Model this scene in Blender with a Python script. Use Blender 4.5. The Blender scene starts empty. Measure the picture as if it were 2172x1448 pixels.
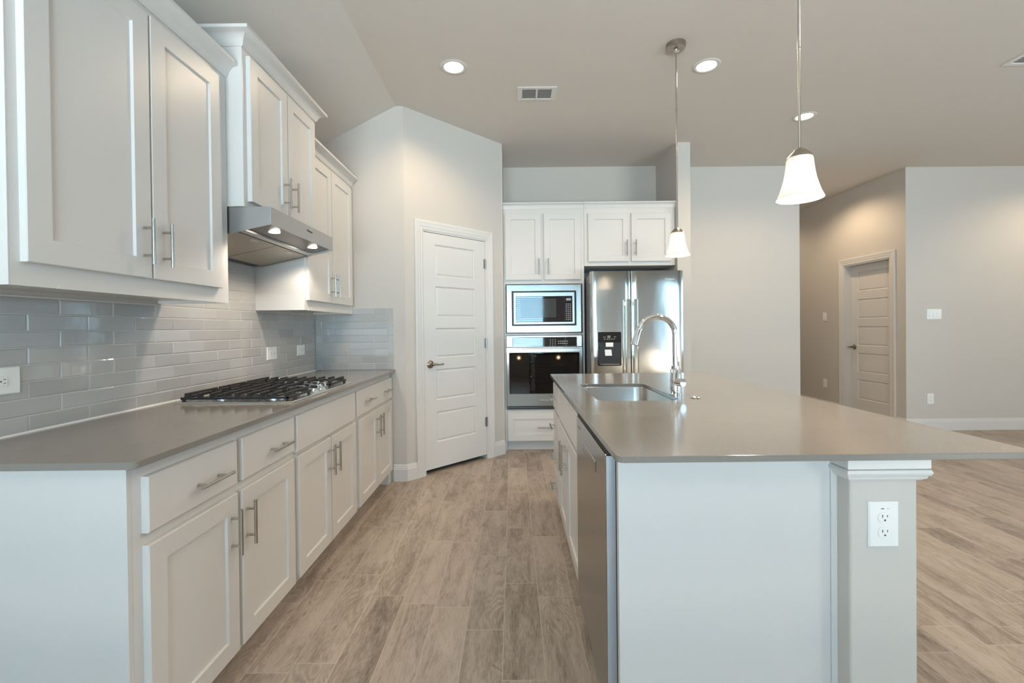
import bpy, bmesh, math, random
from mathutils import Vector, Matrix
random.seed(7)
C = bpy.context.scene.collection
sc = bpy.context.scene

# ------------------------------------------------------------------ camera
def make_camera():
    f, cx, cy = 963.677, 1086.0, 703.196
    yaw, pitch, roll, H = -0.0015, 0.0081, 0.0107, 1.2438
    cw, sw, cp, sp, cr, sr = (math.cos(yaw), math.sin(yaw), math.cos(pitch), math.sin(pitch), math.cos(roll), math.sin(roll))
    Xr = Vector((cw, -sw, 0)); Yf = Vector((sw, cw, 0)); Z = Vector((0, 0, 1))
    fwd = cp * Yf - sp * Z
    dn = -(sp * Yf + cp * Z)
    right = cr * Xr + sr * dn
    down = -sr * Xr + cr * dn
    cam = bpy.data.cameras.new('camera'); o = bpy.data.objects.new('camera', cam); C.objects.link(o)
    m = Matrix((right, -down, -fwd)).transposed().to_4x4()
    m.translation = Vector((0, 0, H))
    o.matrix_world = m
    cam.sensor_width = 36; cam.lens = f / 2172 * 36
    cam.shift_x = -(cx - 1086) / 2172
    cam.shift_y = (cy - 724) / 2172
    cam.clip_start = 0.02
    sc.camera = o
make_camera()

# ------------------------------------------------------------------ view and world
vs = sc.view_settings
vs.view_transform = 'Standard'; vs.look = 'None'; vs.exposure = 0.15; vs.gamma = 1.0; vs.use_curve_mapping = False
sc.cycles.max_bounces = 12; sc.cycles.diffuse_bounces = 7; sc.cycles.glossy_bounces = 5
sc.cycles.transmission_bounces = 6; sc.cycles.transparent_max_bounces = 10
sc.cycles.caustics_reflective = False; sc.cycles.caustics_refractive = False
sc.cycles.sample_clamp_indirect = 6.0
w = bpy.data.worlds.new('daylight'); sc.world = w; w.use_nodes = True
w.node_tree.nodes['Background'].inputs[0].default_value = (0.62, 0.78, 1.0, 1)
w.node_tree.nodes['Background'].inputs[1].default_value = 1.6

def area_light(name, loc, size, power, color, rot=(0, 0, 0), size_y=None, shape='RECTANGLE', spread=math.pi):
    l = bpy.data.lights.new(name, 'AREA'); l.energy = power; l.color = color; l.shape = shape
    l.size = size; l.size_y = size_y or size; l.spread = spread
    o = bpy.data.objects.new(name, l); C.objects.link(o); o.location = loc; o.rotation_euler = rot
    return o
COOL = (0.39, 0.73, 1.0)
WARM = (1.0, 0.76, 0.51)
REAR = -2.6
CEIL_FILL = (1.0, 0.88, 0.75)
CZ = 3.0605
# daylight outside the rear windows (sky seen through the openings)
K = 1.0
area_light('daylight_rear_left', (-0.34, REAR - 0.30, 1.45), 2.5, 290 * K, COOL, (math.radians(90), 0, 0), 1.9)
area_light('daylight_rear_right', (5.75, REAR - 0.30, 1.35), 3.1, 125 * K, COOL, (math.radians(90), 0, 0), 2.2)
area_light('daylight_side', (8.05, 1.2, 1.5), 3.4, 80 * K, COOL, (math.radians(90), 0, math.radians(90)), 1.9)
# added fill aimed up through the rear windows to brighten the ceiling
area_light('ceiling_fill_left', (-0.34, REAR - 0.45, 0.50), 2.2, 640 * K, CEIL_FILL, (math.radians(142), 0, 0), 0.7)
area_light('ceiling_fill_right', (5.75, REAR - 0.45, 0.20), 2.8, 400 * K, CEIL_FILL, (math.radians(142), 0, 0), 0.7)
# ceiling cans: the three in view; unseen ones, mostly added as fill
CANS = [(-0.39, 3.17), (1.374, 3.19), (2.564, 3.98)]
LAMPS_UNSEEN = [(1.9, 0.7, 55), (-0.1, -0.9, 40), (2.2, -1.2, 30), (4.6, 1.6, 14), (6.2, 4.4, 70), (3.95, 5.95, 62), (3.9, 7.6, 25)]  # one hall and one right-wall lamp match wall glows; the rest are added fill
def add_ceiling_spot(x, y, power):
    l = bpy.data.lights.new('ceiling_spot', 'SPOT'); l.energy = power; l.color = WARM
    l.spot_size = math.radians(156); l.spot_blend = 0.6; l.shadow_soft_size = 0.06
    o = bpy.data.objects.new('ceiling_spot', l); C.objects.link(o); o.location = (x, y, CZ - 0.012)
for x, y in CANS: add_ceiling_spot(x, y, 60)
for x, y, p_ in LAMPS_UNSEEN: add_ceiling_spot(x, y, p_)

# ------------------------------------------------------------------ material helpers
class NT:
    def __init__(s, name):
        s.m = bpy.data.materials.new(name); s.m.use_nodes = True
        s.t = s.m.node_tree; s.t.nodes.clear()
        s.out = s.t.nodes.new('ShaderNodeOutputMaterial')
    def n(s, kind, *args, **kw):
        nd = s.t.nodes.new('ShaderNode' + kind)
        for k, v in kw.items():
            if k.startswith('i_'):
                s.link(v, nd.inputs[k[2:].replace('_', ' ')])
            else: setattr(nd, k, v)
        for i, v in enumerate(args):
            if v is not None: s.link(v, nd.inputs[i])
        return nd
    def link(s, v, inp):
        if hasattr(v, 'outputs'): s.t.links.new(v.outputs[0], inp)
        elif isinstance(v, bpy.types.NodeSocket): s.t.links.new(v, inp)
        else: inp.default_value = v
    def math(s, op, a, b=None, c=None):
        nd = s.t.nodes.new('ShaderNodeMath'); nd.operation = op
        for i, v in enumerate((a, b, c)):
            if v is not None: s.link(v, nd.inputs[i])
        return nd.outputs[0]
    def mix(s, fac, a, b, blend='MIX'):
        nd = s.t.nodes.new('ShaderNodeMix'); nd.data_type = 'RGBA'; nd.blend_type = blend
        s.link(fac, nd.inputs[0]); s.link(a, nd.inputs[6]); s.link(b, nd.inputs[7])
        return nd.outputs[2]
    def pos(s):
        return s.t.nodes.new('ShaderNodeNewGeometry').outputs['Position']
    def noise(s, vec, scale, detail=2, rough=0.5, dist=0.0):
        nd = s.t.nodes.new('ShaderNodeTexNoise'); s.link(vec, nd.inputs['Vector'])
        nd.inputs['Scale'].default_value = scale; nd.inputs['Detail'].default_value = detail
        nd.inputs['Roughness'].default_value = rough; nd.inputs['Distortion'].default_value = dist
        return nd.outputs[0]
    def vmul(s, vec, v):
        nd = s.t.nodes.new('ShaderNodeVectorMath'); nd.operation = 'MULTIPLY'
        s.link(vec, nd.inputs[0]); s.link(v, nd.inputs[1]); return nd.outputs[0]
    def ramp(s, fac, stops):
        nd = s.t.nodes.new('ShaderNodeValToRGB'); s.link(fac, nd.inputs[0])
        e = nd.color_ramp.elements
        e[0].position, e[0].color = stops[0]; e[1].position, e[1].color = stops[-1]
        for p, c in stops[1:-1]:
            x = e.new(p); x.color = c
        return nd.outputs[0]
    def maprange(s, v, a, b, c, d):
        nd = s.t.nodes.new('ShaderNodeMapRange'); s.link(v, nd.inputs[0])
        for i, q in enumerate((a, b, c, d)): nd.inputs[i + 1].default_value = q
        return nd.outputs[0]
    def bump(s, h, dist, strength=1.0):
        nd = s.t.nodes.new('ShaderNodeBump'); s.link(h, nd.inputs['Height'])
        nd.inputs['Distance'].default_value = dist; nd.inputs['Strength'].default_value = strength
        return nd.outputs[0]
    def bsdf(s, color=(0.8, 0.8, 0.8, 1), rough=0.5, metal=0.0, spec=0.5, normal=None, **kw):
        b = s.t.nodes.new('ShaderNodeBsdfPrincipled')
        s.link(color, b.inputs['Base Color']); s.link(rough, b.inputs['Roughness'])
        s.link(metal, b.inputs['Metallic']); s.link(spec, b.inputs['Specular IOR Level'])
        if normal is not None: s.link(normal, b.inputs['Normal'])
        for k, v in kw.items(): s.link(v, b.inputs[k.replace('_', ' ')])
        s.t.links.new(b.outputs[0], s.out.inputs[0])
        return b
def col(r, g, b): return (r, g, b, 1)
def simple(name, c, rough=0.5, metal=0.0, spec=0.5, **kw):
    m = NT(name); m.bsdf(col(*c), rough, metal, spec, **kw); return m.m

# ------------------------------------------------------------------ materials
M = {}
def paint(name, c, rough=0.85, bump=0.0006, scale=130, spec=0.25):
    m = NT(name); p = m.pos()
    h = m.noise(p, scale, 3, 0.6)
    m.bsdf(col(*c), rough, 0, spec, normal=m.bump(h, bump, 0.6)); return m.m
M['wall'] = paint('wall_paint', (0.570, 0.540, 0.500))
M['ceil'] = paint('ceiling_paint', (0.62, 0.58, 0.53), bump=0.001, scale=90)
M['trim'] = simple('trim_paint', (0.66, 0.65, 0.63), 0.35)
M['cab'] = simple('cabinet_paint', (0.645, 0.632, 0.612), 0.33, spec=0.45)
M['gap'] = simple('dark_gap', (0.02, 0.02, 0.02), 0.8)
M['plastic'] = simple('white_plastic', (0.82, 0.82, 0.80), 0.3)
M['slot'] = simple('slot_black', (0.015, 0.015, 0.015), 0.6)
M['chrome'] = simple('chrome', (0.86, 0.86, 0.87), 0.045, 1.0)
M['nickel'] = simple('brushed_nickel', (0.54, 0.52, 0.49), 0.22, 1.0)
M['dark_nickel'] = simple('dark_nickel', (0.40, 0.365, 0.32), 0.3, 1.0)
M['bronze'] = simple('aged_nickel', (0.30, 0.26, 0.21), 0.28, 1.0)
M['iron'] = simple('cast_iron', (0.018, 0.018, 0.020), 0.5, 0.0, 0.5)
M['black_glass'] = simple('black_glass', (0.006, 0.007, 0.010), 0.03, 0.0, 1.0)
M['black_plastic'] = simple('black_plastic', (0.02, 0.02, 0.024), 0.3)
M['grey_mark'] = simple('grey_print', (0.55, 0.56, 0.58), 0.5)
M['dark_mark'] = simple('dark_print', (0.12, 0.12, 0.12), 0.5)
M['shelf_metal'] = simple('shelf_metal', (0.16, 0.155, 0.15), 0.35, 0.8)
M['ceil_trim'] = simple('ceiling_trim', (0.62, 0.60, 0.56), 0.5)
M['hinge'] = simple('satin_hinge', (0.42, 0.40, 0.38), 0.35, 1.0)
M['side_grey'] = simple('appliance_side', (0.22, 0.225, 0.235), 0.45)
M['steel_pale'] = simple('galvanised_edge', (0.62, 0.66, 0.72), 0.4, 0.5)
M['grout'] = simple('caulk', (0.72, 0.71, 0.69), 0.8)
M['board'] = simple('blind_vinyl', (0.80, 0.80, 0.79), 0.5)

def steel(name, c, rough, tangent, aniso=0.8, scale=(2, 2, 400), wob=0.0):
    m = NT(name); p = m.pos()
    v = m.vmul(p, scale)
    h = m.noise(v, 1.0, 2, 0.5)
    r = m.maprange(h, 0.3, 0.7, rough * 0.97, rough * 1.04)
    nrm = None
    if wob:
        h2 = m.noise(m.vmul(p, (1, 1, 0.45)), 5.5, 1, 0.4)
        nrm = m.bump(h2, wob, 1.0)
    m.bsdf(col(*c), r, 1.0, 0.5, normal=nrm, Anisotropic=aniso, Tangent=tangent)
    return m.m
M['steel'] = steel('brushed_steel', (0.44, 0.425, 0.40), 0.24, (0, 0, 1), 0.85, (4, 4, 500), 0.0015)
M['steel_fridge'] = steel('fridge_steel', (0.66, 0.625, 0.575), 0.115, (0, 0, 1), 0.9, (4, 4, 500), 0.004)
M['steel_dw'] = steel('dishwasher_steel', (0.44, 0.425, 0.41), 0.20, (0, 0, 1), 0.7, (4, 4, 500), 0.0015)
M['steel_hood'] = simple('hood_steel', (0.50, 0.50, 0.49), 0.36, 1.0)
M['steel_sink'] = steel('sink_steel', (0.66, 0.65, 0.63), 0.18, (0, 0, 1), 0.5, (4, 4, 300))
M['steel_top'] = steel('cooktop_steel', (0.66, 0.65, 0.63), 0.22, (0, 1, 0), 0.5, (300, 4, 4))

def mat_filter():
    m = NT('filter_mesh'); p = m.pos()
    h = m.noise(m.vmul(p, (260, 260, 20)), 1.0, 1, 0.5)
    m.bsdf(m.mix(h, col(0.30, 0.27, 0.225), col(0.50, 0.45, 0.38)), 0.4, 0.9, normal=m.bump(h, 0.001, 0.7)); return m.m
M['filter'] = mat_filter()

def mat_quartz(name, a, b):
    m = NT(name); p = m.pos()
    n1 = m.noise(p, 900, 1, 0.5)
    n2 = m.noise(p, 320, 2, 0.6)
    f = m.maprange(n1, 0.42, 0.60, 0.0, 1.0)
    c = m.mix(f, col(*a), col(*b))
    s = m.maprange(n2, 0.68, 0.74, 0.0, 0.5)
    c = m.mix(s, c, col(0.5, 0.48, 0.45))
    m.bsdf(c, 0.13, 0, 0.5); return m.m
M['quartz'] = mat_quartz('grey_quartz', (0.202, 0.187, 0.168), (0.252, 0.235, 0.212))

def mat_tile():
    m = NT('glazed_tile'); p = m.pos()
    at = m.t.nodes.new('ShaderNodeAttribute'); at.attribute_name = 'tint'
    h = m.noise(p, 14, 2, 0.5)
    h2 = m.noise(p, 60, 1, 0.5)
    hh = m.math('ADD', h, m.math('MULTIPLY', h2, 0.15))
    c = m.mix(at.outputs['Fac'], col(0.40, 0.395, 0.38), col(0.465, 0.46, 0.445))
    m.bsdf(c, 0.07, 0, 0.55, normal=m.bump(hh, 0.0016, 0.6)); return m.m
M['tile'] = mat_tile()
M['tile_grout'] = simple('tile_grout', (0.62, 0.61, 0.585), 0.85)

def mat_floor():
    m = NT('wood_plank_tile'); p = m.pos()
    sp = m.t.nodes.new('ShaderNodeSeparateXYZ'); m.link(p, sp.inputs[0])
    W_, L_ = 0.1556, 0.61
    xs = m.math('DIVIDE', m.math('ADD', sp.outputs[0], 0.05 + 20 * W_), W_)
    ci = m.math('FLOOR', xs); fx = m.math('FRACT', xs)
    wn = m.t.nodes.new('ShaderNodeTexWhiteNoise'); wn.noise_dimensions = '1D'; m.link(m.math('ADD', ci, 0.37), wn.inputs['W'])
    ys = m.math('ADD', m.math('DIVIDE', m.math('ADD', sp.outputs[1], 12.0), L_), m.math('MULTIPLY', wn.outputs['Value'], 3.0))
    ri = m.math('FLOOR', ys); fy = m.math('FRACT', ys)
    cv = m.t.nodes.new('ShaderNodeCombineXYZ'); m.link(ci, cv.inputs[0]); m.link(ri, cv.inputs[1])
    wr = m.t.nodes.new('ShaderNodeTexWhiteNoise'); wr.noise_dimensions = '3D'; m.link(cv, wr.inputs['Vector'])
    r = wr.outputs['Value']; rc = wr.outputs['Color']
    ex = m.math('MULTIPLY', m.math('MINIMUM', fx, m.math('SUBTRACT', 1.0, fx)), W_)
    ey = m.math('MULTIPLY', m.math('MINIMUM', fy, m.math('SUBTRACT', 1.0, fy)), L_)
    e = m.math('MINIMUM', ex, ey)
    g = m.maprange(e, 0.0008, 0.0017, 1.0, 0.0)
    # per plank shifted coordinates
    off = m.vmul(rc, (17.0, 23.0, 9.0))
    va = m.t.nodes.new('ShaderNodeVectorMath'); va.operation = 'ADD'; m.link(p, va.inputs[0]); m.link(off, va.inputs[1])
    q = va.outputs[0]
    big = m.noise(m.vmul(q, (6.0, 1.6, 1)), 1.0, 2, 0.45, 0.3)
    rings = m.math('SINE', m.math('ADD', m.math('MULTIPLY', big, 150.0), m.math('MULTIPLY', m.noise(m.vmul(q, (60, 14, 1)), 1.0, 2, 0.5), 5.0)))
    rings = m.maprange(rings, -1.0, 1.0, 0.0, 1.0)
    ringmask = m.maprange(m.noise(m.vmul(q, (3.0, 1.2, 1)), 1.3, 2, 0.5), 0.44, 0.66, 0.0, 1.0)
    fine = m.noise(m.vmul(q, (190, 22, 1)), 1.0, 3, 0.65)
    smudge = m.noise(m.vmul(q, (15, 3.2, 1)), 1.0, 5, 0.65, 0.7)
    knot = m.maprange(m.noise(m.vmul(q, (14, 6.5, 1)), 1.0, 3, 0.6, 1.8), 0.64, 0.75, 0.0, 1.0)
    speck = m.noise(m.vmul(q, (420, 120, 1)), 1.0, 2, 0.7)
    t = m.math('ADD', m.math('MULTIPLY', smudge, 0.46), m.math('MULTIPLY', fine, 0.30))
    t = m.math('ADD', t, m.math('MULTIPLY', speck, 0.14))
    t = m.math('ADD', t, m.math('MULTIPLY', r, 0.085))
    base = m.ramp(t, [(0.33, col(0.150, 0.118, 0.094)), (0.42, col(0.285, 0.232, 0.187)), (0.505, col(0.410, 0.342, 0.282)), (0.64, col(0.51, 0.435, 0.362))])
    c = m.mix(m.math('MULTIPLY', m.math('MULTIPLY', rings, ringmask), 0.36), base, col(0.15, 0.115, 0.09))
    c = m.mix(m.math('MULTIPLY', knot, 0.55), c, col(0.12, 0.092, 0.07))
    c = m.mix(g, c, col(0.55, 0.49, 0.41))
    hgt = m.math('ADD', m.math('MULTIPLY', fine, 0.25), m.math('MULTIPLY', g, -1.5))
    rg = m.maprange(fine, 0.3, 0.7, 0.34, 0.46)
    m.bsdf(c, rg, 0, 0.4, normal=m.bump(hgt, 0.0006, 0.5)); return m.m
M['floor'] = mat_floor()

def mat_emit(name, c, s):
    m = NT(name); e = m.t.nodes.new('ShaderNodeEmission'); e.inputs[0].default_value = col(*c); e.inputs[1].default_value = s
    m.t.links.new(e.outputs[0], m.out.inputs[0]); return m.m
M['lamp'] = mat_emit('lamp_glow', (1.0, 0.90, 0.76), 14.0)
M['lamp_hood'] = mat_emit('hood_lamp_glow', (1.0, 0.93, 0.84), 9.0)
M['lamp_oven'] = mat_emit('oven_lamp_glow', (1.0, 0.42, 0.06), 5.0)
M['bulb_oven'] = mat_emit('oven_bulb_glow', (1.0, 0.78, 0.45), 40.0)
M['display'] = mat_emit('display_glow', (0.55, 0.62, 0.70), 0.55)

def mat_shade():
    m = NT('frosted_glass_shade')
    tr = m.t.nodes.new('ShaderNodeBsdfTranslucent'); tr.inputs[0].default_value = col(0.92, 0.90, 0.87)
    gl = m.t.nodes.new('ShaderNodeBsdfPrincipled'); gl.inputs['Base Color'].default_value = col(0.85, 0.84, 0.81); gl.inputs['Roughness'].default_value = 0.25
    mx = m.t.nodes.new('ShaderNodeMixShader'); mx.inputs[0].default_value = 0.45
    m.t.links.new(tr.outputs[0], mx.inputs[1]); m.t.links.new(gl.outputs[0], mx.inputs[2]); m.t.links.new(mx.outputs[0], m.out.inputs[0]); return m.m
M['shade'] = mat_shade()
def mat_glass(name, tint, refl):
    m = NT(name)
    t = m.t.nodes.new('ShaderNodeBsdfTransparent'); t.inputs[0].default_value = col(*tint)
    g = m.t.nodes.new('ShaderNodeBsdfGlossy'); g.inputs['Roughness'].default_value = 0.02; g.inputs[0].default_value = col(1, 1, 1)
    lw = m.t.nodes.new('ShaderNodeLayerWeight'); lw.inputs[0].default_value = 0.25
    f = m.math('ADD', m.math('MULTIPLY', lw.outputs['Fresnel'], 0.8), refl)
    mx = m.t.nodes.new('ShaderNodeMixShader'); m.link(f, mx.inputs[0])
    m.t.links.new(t.outputs[0], mx.inputs[1]); m.t.links.new(g.outputs[0], mx.inputs[2]); m.t.links.new(mx.outputs[0], m.out.inputs[0]); return m.m
M['window_glass'] = mat_glass('window_glass', (0.95, 0.97, 0.97), 0.03)
M['oven_glass'] = mat_glass('oven_glass', (0.20, 0.215, 0.26), 0.035)

# ------------------------------------------------------------------ mesh helpers
WO = {}
class MB:
    """collects shapes in a local frame F(a, d, z): a along the face, d out of it, z up"""
    def __init__(s, F=None): s.bm = bmesh.new(); s.F = F or (lambda a, d, z: Vector((a, d, z)))
    def v(s, p): return s.bm.verts.new(s.F(*p))
    def face(s, vs):
        try: return s.bm.faces.new(vs)
        except ValueError: return None
    def box(s, a0, a1, d0, d1, z0, z1):
        q = [s.v((a, d, z)) for z in (z0, z1) for d in (d0, d1) for a in (a0, a1)]
        for i in ((0, 1, 3, 2), (4, 6, 7, 5), (0, 4, 5, 1), (2, 3, 7, 6), (0, 2, 6, 4), (1, 5, 7, 3)): s.face([q[k] for k in i])
        return s
    def loft(s, loops, cap=True, closed=False):
        rows = [[s.v(p) for p in lp] for lp in loops]
        n = len(rows[0]); R = len(rows)
        for i in range(R if closed else R - 1):
            A, B = rows[i], rows[(i + 1) % R]
            for j in range(n): s.face([A[j], A[(j + 1) % n], B[(j + 1) % n], B[j]])
        if cap and not closed: s.face(list(reversed(rows[0]))); s.face(rows[-1])
        return s
    def prism(s, pts, axis, t0, t1):
        """pts: 2-D outline; axis = 'a' 'd' or 'z' to extrude along"""
        def put(p, t):
            if axis == 'a': return (t, p[0], p[1])
            if axis == 'd': return (p[0], t, p[1])
            return (p[0], p[1], t)
        return s.loft([[put(p, t0) for p in pts], [put(p, t1) for p in pts]])
    def lathe(s, prof, c=(0, 0, 0), axis='z', n=32, cap=True):
        """prof: (radius, height) pairs along the axis"""
        loops = []
        for r, h in prof:
            lp = []
            for k in range(n):
                t = 2 * math.pi * k / n; x, y = r * math.cos(t), r * math.sin(t)
                if axis == 'z': lp.append((c[0] + x, c[1] + y, c[2] + h))
                elif axis == 'd': lp.append((c[0] + x, c[1] + h, c[2] + y))
                else: lp.append((c[0] + h, c[1] + x, c[2] + y))
            loops.append(lp)
        return s.loft(loops, cap)
    def tube(s, pts, r, n=12, cap=True):
        pts = [Vector(p) for p in pts]; rr = r if isinstance(r, (list, tuple)) else [r] * len(pts)
        T = []
        for i in range(len(pts)):
            a = pts[max(i - 1, 0)]; b = pts[min(i + 1, len(pts) - 1)]; T.append((b - a).normalized())
        up = Vector((0, 0, 1)) if abs(T[0].z) < 0.9 else Vector((1, 0, 0))
        N = (up - T[0] * up.dot(T[0])).normalized(); loops = []
        for i, p in enumerate(pts):
            N = (N - T[i] * N.dot(T[i])).normalized(); B = T[i].cross(N)
            loops.append([tuple(p + N * (rr[i] * math.cos(2 * math.pi * k / n)) + B * (rr[i] * math.sin(2 * math.pi * k / n))) for k in range(n)])
        return s.loft(loops, cap)
    def shaker(s, a0, a1, z0, z1, d0, t=0.020, rail=0.058, rec=0.009, ch=0.003):
        """frame-and-panel front; d0 = back plane, front at d0 + t"""
        f = d0 + t; b0, b1, y0, y1 = a0 + rail, a1 - rail, z0 + rail, z1 - rail
        R = lambda A0, A1, Z0, Z1, d: [(A0, d, Z0), (A1, d, Z0), (A1, d, Z1), (A0, d, Z1)]
        e = 0.0022
        s.loft([R(a0, a1, z0, z1, d0), R(a0, a1, z0, z1, f - e), R(a0 + e, a1 - e, z0 + e, z1 - e, f),
                R(b0, b1, y0, y1, f), R(b0 + ch, b1 - ch, y0 + ch, y1 - ch, f - rec)])
        return s
    def slab(s, a0, a1, z0, z1, d0, t=0.020):
        f = d0 + t; e = 0.003
        R = lambda o, d: [(a0 + o, d, z0 + o), (a1 - o, d, z0 + o), (a1 - o, d, z1 - o), (a0 + o, d, z1 - o)]
        return s.loft([R(0, d0), R(0, f - e), R(e, f)])
    def build(s, name, mat, parent=None, origin=None, smooth=False, bevel=0.0, seg=2, angle=40):
        bm = s.bm
        bmesh.ops.recalc_face_normals(bm, faces=bm.faces)
        if origin is None:
            if parent is not None: origin = WO[parent.name]
            else:
                xs = [v.co for v in bm.verts]
                origin = Vector(((min(v.x for v in xs) + max(v.x for v in xs)) / 2, (min(v.y for v in xs) + max(v.y for v in xs)) / 2, min(v.z for v in xs)))
        origin = Vector(origin)
        for v in bm.verts: v.co -= origin
        me = bpy.data.meshes.new(name); bm.to_mesh(me); bm.free()
        me.materials.append(M[mat] if isinstance(mat, str) else mat)
        if smooth:
            me.polygons.foreach_set('use_smooth', [True] * len(me.polygons))
            me.set_sharp_from_angle(angle=math.radians(angle))
        o = bpy.data.objects.new(name, me); C.objects.link(o)
        if parent is not None: o.parent = parent; o.location = (0, 0, 0)
        else: o.location = origin
        WO[o.name] = origin
        if bevel:
            b = o.modifiers.new('edge', 'BEVEL'); b.width = bevel; b.segments = seg; b.limit_method = 'ANGLE'; b.angle_limit = math.radians(50)
        return o
def tag(o, label=None, cat=None, group=None, kind=None):
    if label: o['label'] = label
    if cat: o['category'] = cat
    if group: o['group'] = group
    if kind: o['kind'] = kind
    return o
def thing(name, loc, label=None, cat=None, group=None, kind=None):
    o = bpy.data.objects.new(name, None); C.objects.link(o); o.location = loc; o.empty_display_size = 0.05
    WO[o.name] = Vector(loc); return tag(o, label, cat, group, kind)
def text(body, size, mat, parent, M4, name='logo', depth=0.0003, bold=False):
    cu = bpy.data.curves.new(name, 'FONT'); cu.body = body; cu.size = size; cu.extrude = depth; cu.align_x = 'CENTER'; cu.align_y = 'CENTER'
    if bold: cu.offset = size * 0.02
    tmp = bpy.data.objects.new(name, cu); C.objects.link(tmp)
    dg = bpy.context.evaluated_depsgraph_get(); me = bpy.data.meshes.new_from_object(tmp.evaluated_get(dg))
    bpy.data.objects.remove(tmp)
    me.transform(M4); me.transform(Matrix.Translation(-WO[parent.name]))
    me.materials.clear(); me.materials.append(M[mat])
    o = bpy.data.objects.new(name, me); C.objects.link(o); o.parent = parent; WO[o.name] = WO[parent.name]
    return o
# frames: face looking +X (left run), -Y (far run), -X (island front)
def FX(x0, y0=0): return lambda a, d, z: Vector((x0 + d, y0 + a, z))
def FNY(y0, x0=0): return lambda a, d, z: Vector((x0 + a, y0 - d, z))
def FNX(x0, y0=0): return lambda a, d, z: Vector((x0 - d, y0 + a, z))

# ------------------------------------------------------------------ numbers
XW = -1.6102                 # tiled face of the left wall
XWALL = -1.620
Y1 = 3.7057; YW1 = 3.7157    # end wall of the left run (tile / wall)
AX, AY = -0.8764, 3.7157     # corner where the pantry wall starts
BX, BY = -0.0977, 4.4944
YN = 5.164; YB = 5.208; XK0, XK1, YK = 1.640, 1.773, 4.508
XHL, XH, YR = 3.2914, 4.5796, 5.2959
XR = 7.7
S2 = math.sqrt(0.5)

# ------------------------------------------------------------------ room shell
def wall(name, pts, z1=None, z0=0.0, mat='wall'):
    b = MB(); b.prism(pts, 'z', z0, z1 or CZ + 0.02)
    return tag(b.build(name, mat), kind='structure')
b = MB(); b.box(-1.8, XR + 0.1, REAR - 0.1, 9.1, -0.06, 0.0)
tag(b.build('floor', 'floor', origin=(0, 0, 0)), kind='structure')
# ceiling: flat, sloping down towards the left wall
SX, SL = -0.936, 0.509
zl = CZ - (SX - (-1.8)) * SL
b = MB(); b.prism([(-1.8, zl), (SX, CZ), (XR + 0.1, CZ), (XR + 0.1, CZ + 0.1), (-1.8, CZ + 0.1)], 'd', REAR - 0.1, 9.1)
tag(b.build('ceiling', 'ceil', origin=(0, 0, CZ)), kind='structure')
wall('wall_left', [(XWALL, REAR), (XWALL, YW1 + 0.1), (XWALL - 0.12, YW1 + 0.1), (XWALL - 0.12, REAR)], z1=2.80)
wall('wall_house_back', [(XWALL - 0.12, 9.0), (XR + 0.12, 9.0), (XR + 0.12, 9.12), (XWALL - 0.12, 9.12)])
wall('wall_house_left', [(XWALL - 0.12, YW1 + 0.121), (XWALL, YW1 + 0.121), (XWALL, 9.0), (XWALL - 0.12, 9.0)], z1=2.80)
wall('wall_house_right', [(XR, YR + 0.121), (XR + 0.12, YR + 0.121), (XR + 0.12, 9.0), (XR, 9.0)])
wall('wall_pantry_end', [(XWALL - 0.12, YW1), (AX, YW1), (AX - 0.05, YW1 + 0.12), (XWALL - 0.12, YW1 + 0.12)])
# angled pantry wall with its door opening (local s along the wall, d out of it)
def FP(s, d, z): return Vector((AX + s * S2 + d * S2, AY + s * S2 - d * S2, z))
PL = (BX - AX) / S2
PD0, PD1, PDZ = 0.172, 0.886, 2.082
b = MB(FP)
b.prism([(0, 0), (PD0, 0), (PD0, PDZ), (PD1, PDZ), (PD1, 0), (PL, 0), (PL, CZ + 0.02), (0, CZ + 0.02)], 'd', -0.115, 0.0)
tag(b.build('wall_pantry', 'wall'), kind='structure')
wall('wall_niche_left', [(BX, BY), (-0.0877, BY), (-0.0877, YN + 0.1), (-0.20, YN + 0.1), (-0.20, BY + 0.1)])
wall('wall_niche_back', [(-0.0877, YN), (XK0, YN), (XK0, YN + 0.1), (-0.0877, YN + 0.1)])
wall('wall_wing', [(XK0, YK), (XK1, YK), (XK1, YB + 0.12), (XK0, YB + 0.12)])
wall('wall_far', [(XK1, YB), (XHL, YB), (XHL, YB + 0.12), (XK1, YB + 0.12)])
wall('wall_hall_left', [(XHL - 0.12, YB + 0.12), (XHL, YB + 0.12), (XHL, 8.8), (XHL - 0.12, 8.8)])
wall('wall_hall_end', [(XHL - 0.12, 8.8), (XH + 0.2, 8.8), (XH + 0.2, 8.9), (XHL - 0.12, 8.9)])
HD0, HD1, HDZ = 5.515, 6.285, 2.05
b = MB(FNX(XH))
b.prism([(YR, 0), (HD0, 0), (HD0, HDZ), (HD1, HDZ), (HD1, 0), (8.8, 0), (8.8, CZ + 0.02), (YR, CZ + 0.02)], 'd', -0.13, 0)
tag(b.build('wall_hall_right', 'wall'), kind='structure')
wall('wall_far_right', [(XH + 0.13, YR), (XR, YR), (XR, YR + 0.12), (XH + 0.13, YR + 0.12)])
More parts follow.
